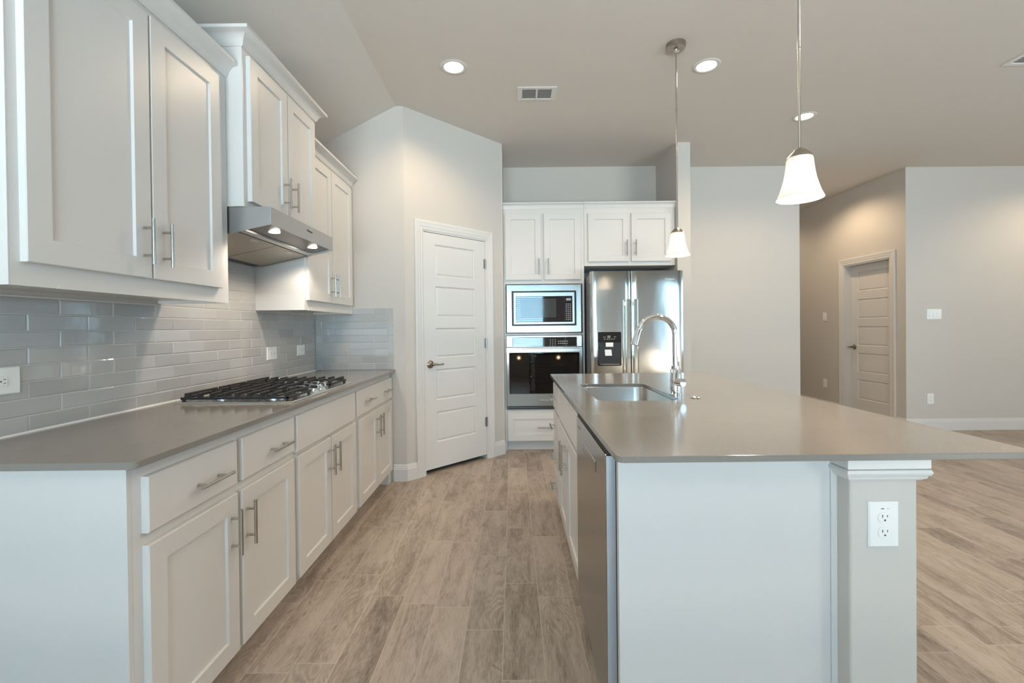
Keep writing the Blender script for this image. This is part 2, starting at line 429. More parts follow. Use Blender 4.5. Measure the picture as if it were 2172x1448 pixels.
# rear and right walls with window openings
WIN1 = (-1.50, 0.83, 0.62, 2.34); WIN2 = (3.95, 7.20, 0.10, 2.42); WIN3 = (-0.4, 2.8, 0.62, 2.42)
def open_wall(name, F, a0, a1, wins, z1=CZ + 0.02):
    b = MB(F); cur = a0
    for w0, w1, z0, zt in wins:
        b.box(cur, w0, -0.14, 0, 0, z1); b.box(w0, w1, -0.14, 0, 0, z0); b.box(w0, w1, -0.14, 0, zt, z1); cur = w1
    b.box(cur, a1, -0.14, 0, 0, z1)
    return tag(b.build(name, 'wall'), kind='structure')
def FPY(y0): return lambda a, d, z: Vector((a, y0 + d, z))
open_wall('wall_rear', FPY(REAR), XWALL - 0.12, XR + 0.12, [WIN1, WIN2])
open_wall('wall_right', FNX(XR), REAR, YR, [WIN3])
wn = 0
def window(F, win, blind, slat_tilt=12):
    global wn; wn += 1
    a0, a1, z0, z1 = win; am = (a0 + a1) / 2
    c = F(am, 0, z0); t = thing('window_%d' % wn, c, kind='structure')
    b = MB(F)
    for x0, x1, y0, y1 in ((a0, a0 + 0.05, z0, z1), (a1 - 0.05, a1, z0, z1), (a0, a1, z0, z0 + 0.05), (a0, a1, z1 - 0.05, z1), (am - 0.03, am + 0.03, z0, z1)):
        b.box(x0, x1, -0.12, -0.07, y0, y1)
    b.build('window_frame', 'trim', t)
    MB(F).box(a0 + 0.05, a1 - 0.05, -0.10, -0.095, z0 + 0.05, z1 - 0.05).build('pane', 'window_glass', t)
    MB(F).box(a0 - 0.04, a1 + 0.04, -0.06, 0.05, z0 - 0.025, z0).build('sill', 'trim', t, bevel=0.004)
    if blind:
        b = MB(F); z = z0 + 0.03; tt = math.radians(slat_tilt); w2 = 0.024
        while z < z1 - 0.06:
            b.prism([(-0.03 - w2 * math.cos(tt), z - w2 * math.sin(tt)), (-0.03 + w2 * math.cos(tt), z + w2 * math.sin(tt)),
                     (-0.03 + w2 * math.cos(tt), z + w2 * math.sin(tt) + 0.0025), (-0.03 - w2 * math.cos(tt), z - w2 * math.sin(tt) + 0.0025)], 'a', a0 + 0.06, a1 - 0.06)
            z += 0.05
        b.box(a0 + 0.055, a1 - 0.055, -0.055, -0.005, z1 - 0.05, z1)
        b.build('blind', 'board', t)
window(FPY(REAR), WIN1, True, 24); window(FPY(REAR), WIN2, True); window(FNX(XR), WIN3, False)

# baseboards: profile (depth, height) swept along a wall face
BBP = [(0.0, 0.0), (0.015, 0.0), (0.015, 0.098), (0.012, 0.104), (0.0125, 0.112), (0.008, 0.117), (0.0075, 0.126), (0.0045, 0.133), (0.0, 0.135)]
def sweep_path(b, prof, path, closed=False):
    """path: plan points; the profile depth grows to the right of the travel direction"""
    n = len(path); P = [Vector((p[0], p[1])) for p in path]; loops = []
    def nr(a, c): d = (c - a).normalized(); return Vector((d.y, -d.x))
    for i in range(n):
        if i == 0: m = nr(P[0], P[1]); k = 1
        elif i == n - 1: m = nr(P[-2], P[-1]); k = 1
        else:
            n1, n2 = nr(P[i - 1], P[i]), nr(P[i], P[i + 1]); m = (n1 + n2).normalized(); k = 1 / max(0.2, m.dot(n1))
        loops.append([(P[i].x + m.x * k * d, P[i].y + m.y * k * d, z) for d, z in prof])
    return b.loft(loops)
def baseboard(name, path):
    b = MB(); sweep_path(b, BBP, path); return tag(b.build(name, 'trim'), kind='structure')
pc = lambda s: (AX + s * S2, AY + s * S2)
baseboard('baseboard_pantry_left', [(-0.985, YW1), (AX, YW1), pc(PD0 - 0.078)])
baseboard('baseboard_pantry_right', [pc(PD1 + 0.075), (BX, BY), (BX + 0.004, BY + 0.03)])
baseboard('baseboard_wing', [(XK0, YK), (XK1, YK), (XK1, YB), (XHL, YB), (XHL, 8.8), (XH, 8.8)])
baseboard('baseboard_hall_far', [(XH, 8.78), (XH, HD1 + 0.09)])
baseboard('baseboard_hall_near', [(XH, HD0 - 0.09), (XH, YR), (XR, YR), (XR, REAR)])

# ------------------------------------------------------------------ doors
def casing(F, a0, a1, zt, parent, w=0.082, proj=0.016):
    # moulded casing: stepped profile around the opening
    b = MB(F)
    prof = [(0.0, 0.0), (0.0, 0.009), (0.012, 0.0125), (0.020, 0.010), (0.030, 0.0135), (0.055, 0.016), (0.062, 0.0185), (w - 0.004, 0.0185), (w, 0.014), (w, 0.0)]
    loops = []
    for (a, z, sa, sz) in ((a0, 0.0, -1, 0), (a0, zt, -1, 1), (a1, zt, 1, 1), (a1, 0.0, 1, 0)):
        loops.append([(a + sa * o, d, z + sz * o) for o, d in prof])
    b.loft(loops)
    return b.build('casing', 'trim', parent)
def jamb(F, a0, a1, zt, depth, parent, name='jamb'):
    b = MB(F)
    b.box(a0 - 0.006, a0 + 0.012, -depth, 0.004, 0, zt); b.box(a1 - 0.012, a1 + 0.006, -depth, 0.004, 0, zt); b.box(a0, a1, -depth, 0.004, zt - 0.012, zt + 0.006)
    return b.build(name, 'trim', parent)
def panel_door(F, a0, a1, z0, z1, d0, t, panels, pa0, pa1, parent, mat='trim'):
    """slab with sunk moulded panels, front plane d0"""
    b = MB(F)
    e = 0.0
    # front skin built as a grid with holes, then panel insets
    zs = [z0]
    for p0, p1 in panels: zs += [p0, p1]
    zs.append(z1)
    def quad(A0, A1, Z0, Z1, d=d0): b.face([b.v((A0, d, Z0)), b.v((A1, d, Z0)), b.v((A1, d, Z1)), b.v((A0, d, Z1))])
    quad(a0, pa0, z0, z1); quad(pa1, a1, z0, z1)
    for i in range(0, len(zs), 2): quad(pa0, pa1, zs[i], zs[i + 1])
    R = lambda o, d, p0, p1: [(pa0 + o, d, p0 + o), (pa1 - o, d, p0 + o), (pa1 - o, d, p1 - o), (pa0 + o, d, p1 - o)]
    for p0, p1 in panels:
        b.loft([R(0, d0, p0, p1), R(0.004, d0 - 0.008, p0, p1), R(0.010, d0 - 0.011, p0, p1), R(0.020, d0 - 0.006, p0, p1), R(0.026, d0 - 0.004, p0, p1)], cap=False)
        quad(pa0 + 0.026, pa1 - 0.026, p0 + 0.026, p1 - 0.026, d0 - 0.004)
    # sides and back
    bk = d0 - t
    A = [(a0, z0), (a1, z0), (a1, z1), (a0, z1)]
    for i in range(4):
        p, q = A[i], A[(i + 1) % 4]
        b.face([b.v((p[0], d0, p[1])), b.v((q[0], d0, q[1])), b.v((q[0], bk, q[1])), b.v((p[0], bk, p[1]))])
    b.face([b.v((x, bk, z)) for x, z in A])
    bmesh.ops.remove_doubles(b.bm, verts=b.bm.verts, dist=1e-5)
    return b.build('door_panel', mat, parent)
def lever(F, a, z, d0, sgn, parent):
    h = MB(F)
    h.lathe([(0.0005, 0.0), (0.033, 0.0), (0.034, 0.004), (0.030, 0.009), (0.018, 0.014), (0.012, 0.018), (0.011, 0.040), (0.0005, 0.041)], (a, d0, z), 'd', 28)
    pts = [(a, d0 + 0.040, z), (a + sgn * 0.014, d0 + 0.046, z), (a + sgn * 0.035, d0 + 0.048, z - 0.001), (a + sgn * 0.070, d0 + 0.047, z - 0.004), (a + sgn * 0.098, d0 + 0.046, z - 0.002), (a + sgn * 0.106, d0 + 0.046, z)]
    h.tube(pts, [0.013, 0.010, 0.0075, 0.0065, 0.0075, 0.009], 14)
    return h.build('lever_handle', 'bronze', parent, smooth=True)
PAN = [(0.262, 0.524), (0.626, 0.892), (0.990, 1.250), (1.344, 1.611), (1.697, 1.972)]
d1 = thing('door_1', FP((PD0 + PD1) / 2, 0, 0), kind='structure')
casing(FP, PD0, PD1, PDZ, d1); jamb(FP, PD0, PD1, PDZ, 0.115, d1)
panel_door(FP, PD0 + 0.014, PD1 - 0.014, 0.040, PDZ - 0.016, 0.0, 0.035, PAN, 0.301, 0.748, d1)
lever(FP, 0.238, 0.940, 0.0, 1, d1)
for hz in (1.855, 1.104, 0.353):
    h = MB(FP); h.tube([(PD1 - 0.010, 0.008, hz - 0.045), (PD1 - 0.010, 0.008, hz + 0.045)], 0.006, 12)
    h.box(PD1 - 0.030, PD1 - 0.010, 0.0, 0.0035, hz - 0.043, hz + 0.043)
    h.build('hinge', 'hinge', d1)
FHD = FNX(XH)
d2 = thing('door_2', (XH, (HD0 + HD1) / 2, 0), kind='structure')
casing(FHD, HD0, HD1, HDZ, d2); jamb(FHD, HD0, HD1, HDZ, 0.13, d2)
PAN2 = [(0.240, 0.502), (0.602, 0.860), (0.957, 1.216), (1.318, 1.580), (1.688, 1.945)]
panel_door(FHD, HD0 + 0.014, HD1 - 0.014, 0.012, HDZ - 0.014, -0.092, 0.035, PAN2, 5.655, 6.165, d2)
lever(FHD, 6.215, 0.935, -0.092, 1, d2)

# ------------------------------------------------------------------ tiled backsplash
PITCH, TL, ZC = 0.0561, 0.2155, 0.914
def tiles(F, regions, name, label, d=0.0, extra=None):
    """regions: (a0, a1, k0, k1, phase_even, phase_odd, ztop)"""
    b = MB(F); lay = b.bm.faces.layers.float.new('tintf')
    g = 0.0017
    tint = []
    def tile(a0, a1, z0, z1):
        if a1 - a0 < 0.012 or z1 - z0 < 0.006: return
        o = [random.uniform(-0.0005, 0.0005) for _ in range(3)]
        f = lambda u, w_: 0.0 + o[0] + o[1] * u + o[2] * w_
        c = 0.0035
        L0 = [(a0, d - 0.006, z0), (a1, d - 0.006, z0), (a1, d - 0.006, z1), (a0, d - 0.006, z1)]
        L1 = [(a0, d - 0.002, z0), (a1, d - 0.002, z0), (a1, d - 0.002, z1), (a0, d - 0.002, z1)]
        L2 = [(a0 + c, d + f(-1, -1), z0 + c), (a1 - c, d + f(1, -1), z0 + c), (a1 - c, d + f(1, 1), z1 - c), (a0 + c, d + f(-1, 1), z1 - c)]
        n0 = len(b.bm.faces); b.loft([L0, L1, L2], cap=False); v = b.bm.faces.new([b.v(p) for p in L2])
        tv = random.random(); b.bm.faces.ensure_lookup_table()
        for i in range(n0, len(b.bm.faces)): b.bm.faces[i][lay] = tv
    for a0, a1, k0, k1, pe, po, zt in regions:
        for k in range(k0, k1):
            z0 = ZC + PITCH * k; z1 = min(z0 + PITCH, zt); ph = pe if k % 2 == 0 else po
            x = ph - math.ceil((ph - a0) / TL) * TL
            while x < a1:
                tile(max(x, a0) + g * 0.5, min(x + TL, a1) - g * 0.5, z0 + g * 0.5, z1 - g * 0.5); x += TL
    if extra:
        for q in extra: tile(*q)
    bmesh.ops.remove_doubles(b.bm, verts=b.bm.verts, dist=1e-6)
    vals = None
    bm = b.bm; bm.faces.ensure_lookup_table(); vals = [f[lay] for f in bm.faces]; bm.faces.layers.float.remove(lay)
    return b, vals
def finish_tiles(b, vals, parent):
    o = b.build('tiles', 'tile', parent)
    at = o.data.attributes.new('tint', 'FLOAT', 'FACE'); at.data.foreach_set('value', vals[:len(o.data.polygons)])
    return o
bs = thing('tile_backsplash', (XW, 2.4, ZC), 'long grey glazed subway tile backsplash behind the cooktop counter', 'backsplash')
b, vals = tiles(FX(XW), [(1.143, Y1, 0, 8, 1.505, 1.614, 9), (2.085, 2.855, 8, 14, 1.505, 1.614, 1.66)], 'x', 'x')
finish_tiles(b, vals, bs)
MB(FX(XW)).box(1.143, Y1 + 0.008, -0.0095, -0.0022, ZC + 0.0003, 1.368).box(2.085, 2.855, -0.0095, -0.0022, 1.368, 1.66).build('grout', 'tile_grout', bs)
MB(FX(XW)).prism([(0.0, ZC), (0.006, ZC), (0.0, ZC + 0.006)], 'a', 1.143, Y1).build('caulk', 'grout', bs)
FR = FNY(Y1)
br = thing('tile_backsplash', (-1.3, Y1, ZC), 'short grey tile return under the pantry-side wall at the counter end', 'backsplash')
b, vals = tiles(FR, [(XW, -1.0205, 0, 8, -1.126, -1.233, 9), (XW, -1.0205, 8, 9, -1.126, -1.233, 9)], 'x', 'x',
                extra=[(-1.0195, -0.972, ZC + 0.0008, ZC + PITCH - 0.001), (-1.0195, -0.972, ZC + PITCH, ZC + PITCH * 5 - 0.001), (-1.0195, -0.972, ZC + 5 * PITCH, ZC + PITCH * 9 - 0.001)])
finish_tiles(b, vals, br)
MB(FR).box(XW, -0.9705, -0.0095, -0.0022, ZC + 0.0003, ZC + 9 * PITCH + 0.001).build('grout', 'tile_grout', br)

# ------------------------------------------------------------------ cabinet hardware and boxes
def pull(F, a, z, d0, vertical, parent, L=0.160, mat='nickel', off=0.034):
    h = MB(F); r = 0.0058; s = 0.048
    if vertical:
        h.tube([(a, d0 + off, z - L / 2), (a, d0 + off, z + L / 2)], r, 14)
        for q in (-s, s): h.tube([(a, d0, z + q), (a, d0 + off, z + q)], 0.0048, 10)
    else:
        h.tube([(a - L / 2, d0 + off, z), (a + L / 2, d0 + off, z)], r, 14)
        for q in (-s, s): h.tube([(a + q, d0, z), (a + q, d0 + off, z)], 0.0048, 10)
    return h.build('handle', mat, parent, smooth=True)
def door(F, a0, a1, z0, z1, d0, root, hx=None, hz=None, rail=0.062, hmat='nickel', vertical=True):
    o = MB(F).shaker(a0, a1, z0, z1, d0, rail=rail).build('door', 'cab', root)
    if hx is not None: pull(F, hx, hz, d0 + 0.020, vertical, o, mat=hmat)
    return o
def drawer(F, a0, a1, z0, z1, d0, root, hs=(), shaker=False, hmat='nickel', name='drawer'):
    b = MB(F); (b.shaker(a0, a1, z0, z1, d0, rail=0.062) if shaker else b.slab(a0, a1, z0, z1, d0))
    o = b.build(name, 'cab', root)
    for hx, hz in hs: pull(F, hx, hz, d0 + 0.020, False, o, mat=hmat)
    return o
XF = -1.007   # face frames of the left base run; fronts at -0.987
ZT = ZC - 0.019
FB = FX(XF)
def base_box(F, a0, a1, depth, root, toe=True, ztop=ZT, side_near=False):
    MB(F).box(a0, a1, -depth, 0, 0.10, ztop).build('body', 'cab', root, bevel=0.0012)
    MB(F).box(a0 + (0.0), a1, -depth, -0.075, 0.0, 0.10).build('toe_kick', 'cab', root)
# first unit
c = thing('base_cabinet', (-1.30, 1.62, 0), 'nearest white base cabinet of the left run, two drawers over two doors', 'cabinet')
base_box(FB, 1.190, 2.058, 0.60, c)
MB(FB).box(1.177, 1.1895, -0.60, 0.0, 0.0, ZT).build('end_panel', 'cab', c, bevel=0.0012)
MB(FB).box(1.1745, 1.177, -0.045, 0.0, 0.0, ZT).build('end_stile', 'cab', c)
drawer(FB, 1.220, 1.616, 0.700, 0.854, 0, c, [(1.462, 0.764)])
drawer(FB, 1.647, 2.040, 0.700, 0.854, 0, c, [(1.890, 0.762)])
door(FB, 1.220, 1.618, 0.104, 0.667, 0, c, 1.578, 0.542)
door(FB, 1.640, 2.036, 0.104, 0.667, 0, c, 1.666, 0.542)
c = thing('base_cabinet', (-1.30, 2.45, 0), 'white base cabinet under the gas cooktop with a plain false drawer front', 'cabinet')
base_box(FB, 2.0595, 2.8495, 0.60, c)
drawer(FB, 2.066, 2.832, 0.686, 0.854, 0, c, name='false_front')
door(FB, 2.080, 2.448, 0.104, 0.667, 0, c, 2.418, 0.552)
door(FB, 2.458, 2.838, 0.104, 0.667, 0, c, 2.490, 0.552)
c = thing('base_cabinet', (-1.30, 3.27, 0), 'farthest white base cabinet of the left run, beside the pantry corner', 'cabinet')
base_box(FB, 2.851, 3.702, 0.60, c)
MB(FB).box(3.63, 3.702, -0.075, 0.0, 0.0, 0.10).build('toe_end', 'cab', c)
drawer(FB, 2.866, 3.688, 0.690, 0.854, 0, c, [(3.075, 0.768), (3.525, 0.768)])
door(FB, 2.905, 3.292, 0.104, 0.667, 0, c, 3.262, 0.552)
door(FB, 3.302, 3.688, 0.104, 0.667, 0, c, 3.334, 0.552)

# upper cabinets
CR = [(0.0, 0.0), (0.006, 0.0), (0.010, 0.006), (0.014, 0.012), (0.018, 0.024), (0.028, 0.038), (0.042, 0.047), (0.055, 0.050), (0.060, 0.052), (0.060, 0.066), (0.0, 0.066)]
def crown(path, z0, root, prof=CR):
    b = MB(); sweep_path(b, [(d, z0 + z) for d, z in prof], path); return b.build('crown_molding', 'cab', root, smooth=True, angle=25)
def upper_box(F, a0, a1, depth, z0, z1, root, lip=0.014):
    b = MB(F); b.box(a0, a1, -depth, 0, z0 + lip, z1)
    b.box(a0, a1, -0.019, 0, z0, z0 + lip); b.box(a0, a0 + 0.016, -depth, -0.019, z0, z0 + lip); b.box(a1 - 0.016, a1, -depth, -0.019, z0, z0 + lip)
    bmesh.ops.remove_doubles(b.bm, verts=b.bm.verts, dist=1e-6)
    return b.build('body', 'cab', root)
XU = -1.305; FU = FX(XU); DU = 0.312
c = thing('wall_cabinet', (XU - 0.15, 1.63, 1.371), 'nearest white wall cabinet, tall pair of doors at the left picture edge', 'cabinet')
upper_box(FU, 1.180, 2.088, DU, 1.371, 2.47, c)
MB(FU).box(1.176, 1.1795, -DU, 0.0, 1.371, 2.47).build('end_panel', 'cab', c)
door(FU, 1.205, 1.624, 1.434, 2.375, 0, c, 1.590, 1.560, rail=0.068, hmat='nickel')
door(FU, 1.632, 2.022, 1.434, 2.375, 0, c, 1.677, 1.560, rail=0.068, hmat='nickel')
crown([(XU, 2.088), (XU, 1.176), (XWALL, 1.176)][::-1], 2.404, c)
def light_rail(a0, a1, root):
    MB(FU).prism([(a0, 1.3705), (a1, 1.3705), (a1 - 0.014, 1.3835), (a0 + 0.014, 1.3835)], 'd', 0.0, 0.0018).build('light_rail', 'cab', root)
light_rail(1.300, 2.055, c)
XM = -1.227; FM = FX(XM)
c = thing('wall_cabinet', (XM - 0.19, 2.47, 1.816), 'tallest white wall cabinet, raised above the steel range hood', 'cabinet')
upper_box(FM, 2.092, 2.848, 0.392, 1.816, 2.60, c, 0.010)
MB(FM).box(2.0895, 2.092, -0.39, 0.0, 1.816, 2.60).build('end_panel', 'cab', c)
MB(FM).box(2.0875, 2.0895, -0.045, 0.0, 1.816, 2.60).build('end_stile', 'cab', c)
door(FM, 2.120, 2.468, 1.846, 2.520, 0, c, 2.425, 1.972, rail=0.062, hmat='nickel')
door(FM, 2.476, 2.812, 1.846, 2.520, 0, c, 2.512, 1.972, rail=0.062, hmat='nickel')
crown([(XWALL, 2.0895), (XM, 2.0895), (XM, 2.849), (XWALL, 2.849)], 2.545, c)
c = thing('wall_cabinet', (XU - 0.15, 3.27, 1.371), 'farthest white wall cabinet of the left run, between hood and pantry corner', 'cabinet')
upper_box(FU, 2.850, 3.702, DU, 1.371, 2.47, c)
door(FU, 2.876, 3.256, 1.434, 2.375, 0, c, 3.222, 1.560, rail=0.062, hmat='nickel')
door(FU, 3.266, 3.664, 1.434, 2.375, 0, c, 3.302, 1.560, rail=0.062, hmat='nickel')
crown([(XU, 2.8505), (XU, 3.7035)], 2.404, c)
light_rail(2.90, 3.66, c)

# ------------------------------------------------------------------ left countertop
XC = -0.9622; Y0 = 1.1434
b = MB()
r = 0.018; pts = [(XW - 0.008, Y0), (XC - r, Y0)] + [(XC - r + r * math.sin(t), Y0 + r - r * math.cos(t)) for t in [math.radians(a) for a in range(15, 91, 15)]] + [(XC, 3.7135), (XW - 0.008, 3.7135)]
CK = (-1.54, -1.000, 2.055, 2.820)   # cooktop x0 x1 y0 y1
b.prism(pts, 'z', ZT, ZC)
tag(b.build('countertop', 'quartz', bevel=0.0015), 'long grey quartz countertop along the tiled left wall', 'countertop')

# ------------------------------------------------------------------ cooktop
x0, x1, y0, y1 = CK
ck = thing('gas_cooktop', ((x0 + x1) / 2, (y0 + y1) / 2, ZC), 'stainless gas cooktop with black grates set in the left countertop', 'cooktop')
b = MB(); z = ZC
R = lambda o, h: [(x0 + o, y0 + o, z + h), (x1 - o, y0 + o, z + h), (x1 - o, y1 - o, z + h), (x0 + o, y1 - o, z + h)]
b.loft([R(0, 0.0002), R(0, 0.005), R(0.004, 0.008), R(0.016, 0.0085), R(0.024, 0.0045)])
b.build('frame', 'steel_top', ck)
def grate(gx0, gx1, gy0, gy1, notch=None):
    g = MB(); zb, zt = ZC + 0.017, ZC + 0.046; w_ = 0.0095
    g.box(gx0, gx1, gy0, gy0 + w_, zb, zb + 0.010); g.box(gx0, gx1, gy1 - w_, gy1, zb, zb + 0.010)
    g.box(gx0, gx0 + w_, gy0, gy1, zb, zb + 0.010); g.box(gx1 - w_, gx1, gy0, gy1, zb, zb + 0.010)
    n = max(4, round((gx1 - gx0) / 0.053)); ym = (gy0 + gy1) / 2; xm = (gx0 + gx1) / 2
    for i in range(n):
        x = gx0 + 0.014 + (gx1 - gx0 - 0.028 - 0.007) * i / (n - 1)
        # each finger: rises from the end bar, runs along the depth, stops short of the burner
        inner = 0.035 if abs(((x - gx0) / (gx1 - gx0) * 2) % 1 - 0.5) < 0.25 else 0.0
        for (p, q, sg) in ((gy0, ym - inner, 1), (gy1, ym + inner, -1)):
            ya = p + sg * 0.004; yb = q
            g.prism([(ya, zb + 0.002), (ya + sg * 0.004, zt), (yb, zt), (yb, zt - 0.013), (ya + sg * 0.040, zt - 0.014), (ya + sg * 0.030, zb + 0.002)], 'a', x, x + 0.0095)
    for xx in (gx0 + (gx1 - gx0) * 0.25, gx0 + (gx1 - gx0) * 0.5, gx0 + (gx1 - gx0) * 0.75):
        g.box(xx - 0.045, xx + 0.045, ym - 0.004, ym + 0.004, zt - 0.013, zt - 0.003)
    for px_ in (gx0 + 0.004, gx1 - 0.016):
        for py_ in (gy0 + 0.004, gy1 - 0.016): g.box(px_, px_ + 0.012, py_, py_ + 0.012, ZC + 0.0055, zb + 0.002)
    return g.build('grate', 'iron', ck, bevel=0.0012, seg=1)
grate(-1.525, -1.030, 2.075, 2.315)
grate(-1.525, -1.165, 2.318, 2.558)
grate(-1.525, -1.030, 2.561, 2.801)
for bx, by, br_ in ((-1.40, 2.195, 0.036), (-1.15, 2.195, 0.044), (-1.345, 2.438, 0.052), (-1.40, 2.681, 0.040), (-1.15, 2.681, 0.034)):
    o = MB().lathe([(0.001, 0), (br_ + 0.014, 0), (br_ + 0.014, 0.004), (br_, 0.006), (br_, 0.012), (0.001, 0.012)], (bx, by, ZC + 0.0045), n=28).build('burner', 'steel_top', ck, smooth=True)
    MB().lathe([(0.001, 0), (br_ - 0.004, 0), (br_ - 0.003, 0.006), (br_ - 0.010, 0.009), (0.001, 0.009)], (bx, by, ZC + 0.0166), n=28).build('burner_cap', 'iron', o, smooth=True)
for kx, ky in ((-1.105, 2.352), (-1.052, 2.395), (-1.105, 2.440), (-1.052, 2.485), (-1.105, 2.528)):
    k = MB(); k.lathe([(0.001, 0), (0.027, 0), (0.026, 0.004), (0.019, 0.007), (0.017, 0.018), (0.001, 0.018)], (kx, ky, ZC + 0.0046), n=24)
    k.box(kx - 0.024, kx + 0.024, ky - 0.0075, ky + 0.0075, ZC + 0.018, ZC + 0.042)
    k.build('knob', 'chrome', ck, smooth=True, angle=30, bevel=0.001, seg=2)

# ------------------------------------------------------------------ range hood
hd = thing('range_hood', (-1.35, 2.457, 1.63), 'stainless steel range hood with two lit lamps under the raised cabinet', 'range hood')
hy0, hy1 = 2.0955, 2.8215; XHF = -1.110
zf0, zf1 = 1.733, 1.8155; zb0 = 1.640
b = MB()
t = 0.004
# outer shell: front lip, top, slanted sides; underside recessed
sideo = [(XHF, zf0), (XHF, zf1), (XWALL + 0.011, zf1), (XWALL + 0.011, zb0), (-1.545, zb0)]
b.prism(sideo, 'd', hy0, hy0 + t); b.prism(sideo, 'd', hy1 - t, hy1)
b.box(XHF - t, XHF, hy0 + t, hy1 - t, zf0, zf1); b.box(XWALL + 0.011, XHF - t, hy0 + t, hy1 - t, zf1 - t, zf1)
b.box(XWALL + 0.011, XWALL + 0.015, hy0 + t, hy1 - t, zb0, zf1 - t)
b.build('body', 'steel_hood', hd, bevel=0.0008)
# underside: lamp shelf, gutter and filters follow the slope
def zs(x): return zf0 + (x - XHF) * (zf0 - zb0) / (XHF + 1.545)
def slab_under(xa, xb, ya, yb, off, th, name, mat, par=hd, **k):
    b = MB(); b.loft([[(xa, ya, zs(xa) + off), (xb, ya, zs(xb) + off), (xb, ya, zs(xb) + off + th), (xa, ya, zs(xa) + off + th)],
                      [(xa, yb, zs(xa) + off), (xb, yb, zs(xb) + off), (xb, yb, zs(xb) + off + th), (xa, yb, zs(xa) + off + th)]])
    return b.build(name, mat, par, **k)
slab_under(-1.235, XHF - 0.005, hy0 + 0.005, hy1 - 0.005, 0.012, 0.004, 'lamp_shelf', 'shelf_metal')
slab_under(-1.262, -1.236, hy0 + 0.005, hy1 - 0.005, 0.003, 0.012, 'gutter', 'steel_hood')
ym = (hy0 + hy1) / 2
for ya, yb in ((hy0 + 0.012, ym - 0.003), (ym + 0.003, hy1 - 0.012)):
    f = slab_under(-1.545, -1.270, ya, yb, 0.003, 0.008, 'filter', 'filter')
    slab_under(-1.300, -1.282, (ya + yb) / 2 - 0.03, (ya + yb) / 2 + 0.03, 0.0005, 0.003, 'latch', 'steel_hood', f)
slab_under(-1.600, -1.546, hy0 + 0.006, hy1 - 0.006, 0.016, 0.004, 'rear_panel', 'black_plastic')
for ly in (hy0 + 0.150, hy1 - 0.150):
    lx = -1.172
    o = MB().lathe([(0.001, 0), (0.025, 0), (0.027, 0.002), (0.027, 0.006), (0.001, 0.006)], (lx, ly, zs(lx) + 0.007), n=28).build('lamp', 'lamp_hood', hd, smooth=True)
    l = bpy.data.lights.new('hood_spot', 'SPOT'); l.energy = 9.5; l.color = (1.0, 0.84, 0.68); l.spot_size = math.radians(150); l.spot_blend = 0.4; l.shadow_soft_size = 0.028
    lo = bpy.data.objects.new('hood_spot', l); C.objects.link(lo); lo.location = (lx, ly, zs(lx) - 0.004)
def txt_frame(origin, right, up):
    r_ = Vector(right).normalized(); u_ = Vector(up).normalized(); n_ = r_.cross(u_)
    m = Matrix((r_, u_, n_)).transposed().to_4x4(); m.translation = Vector(origin); return m
text('Whirlpool', 0.016, 'slot', hd, txt_frame((XHF + 0.0004, 2.50, 1.786), (0, 1, 0), (0, 0, 1)), 'logo')

# ------------------------------------------------------------------ outlets and switches
def outlet(F, a, z, w_, h_, root, kind, horizontal=False):
    """plate centred at (a, z) on plane d = 0"""
    R = lambda o, d: [(a - w_ / 2 + o, d, z - h_ / 2 + o), (a + w_ / 2 - o, d, z - h_ / 2 + o), (a + w_ / 2 - o, d, z + h_ / 2 - o), (a - w_ / 2 + o, d, z + h_ / 2 - o)]
    MB(F).loft([R(0, 0.0003), R(0, 0.003), R(0.004, 0.006)]).build('plate', 'plastic', root)
    def slots(ca, cz, rot):
        s = MB(F)
        def bx(u, v, du, dv):
            if rot: u, v, du, dv = v, -u, dv, du
            s.box(ca + u - du / 2, ca + u + du / 2, 0.0085, 0.0093, cz + v - dv / 2, cz + v + dv / 2)
        bx(-0.0063, 0.004, 0.0016, 0.0075); bx(0.0063, 0.004, 0.0013, 0.0060); bx(0, -0.0068, 0.0038, 0.0038)
        return s.build('slots', 'slot', root)
    if kind == 'duplex':
        for q in (-0.0195, 0.0195):
            ca, cz = (a + q, z) if horizontal else (a, z + q)
            n = 20; lp = []
            for k in range(n):
                t_ = 2 * math.pi * k / n; u = 0.0172 * math.cos(t_); v = max(-0.0142, min(0.0142, 0.0172 * math.sin(t_)))
                if horizontal: u, v = v, u
                lp.append((ca + u, cz + v))
            MB(F).prism(lp, 'd', 0.005, 0.0086).build('receptacle', 'plastic', root)
            slots(ca, cz, horizontal)
    elif kind == 'decora':
        ww, hh = (0.066, 0.033) if horizontal else (0.033, 0.066)
        MB(F).box(a - ww / 2, a + ww / 2, 0.005, 0.0086, z - hh / 2, z + hh / 2).build('receptacle', 'plastic', root, bevel=0.001)
        for q in (-0.021, 0.021):
            slots(a + (q if horizontal else 0), z + (0 if horizontal else q), horizontal)
    elif kind.startswith('switch'):
        n = int(kind[6:]); pitch = 0.046
        for i in range(n):
            ca = a + (i - (n - 1) / 2) * pitch
            MB(F).box(ca - 0.0165, ca + 0.0165, 0.005, 0.0075, z - 0.033, z + 0.033).build('rocker_frame', 'plastic', root)
            MB(F).prism([(0.0075, z - 0.030), (0.0115, z - 0.030), (0.0085, z), (0.0075, z + 0.030)], 'a', ca - 0.014, ca + 0.014).build('rocker', 'plastic', root)
FW = FX(XW + 0.0006)
for (a, z, w_, h_, kd, lb) in ((1.402, 1.093, 0.150, 0.086, 'decora', 'white horizontal outlet at the left picture edge on the tiles'),
                               (3.026, 1.092, 0.124, 0.086, 'duplex', 'white outlet on the tiles behind the cooktop, nearer of the pair'),
                               (3.441, 1.093, 0.120, 0.080, 'decora', 'white outlet on the tiles nearest the backsplash corner')):
    o = thing('wall_outlet', (XW, a, z - 0.04), lb, 'outlet'); outlet(FW, a, z, w_, h_, o, kd, True)
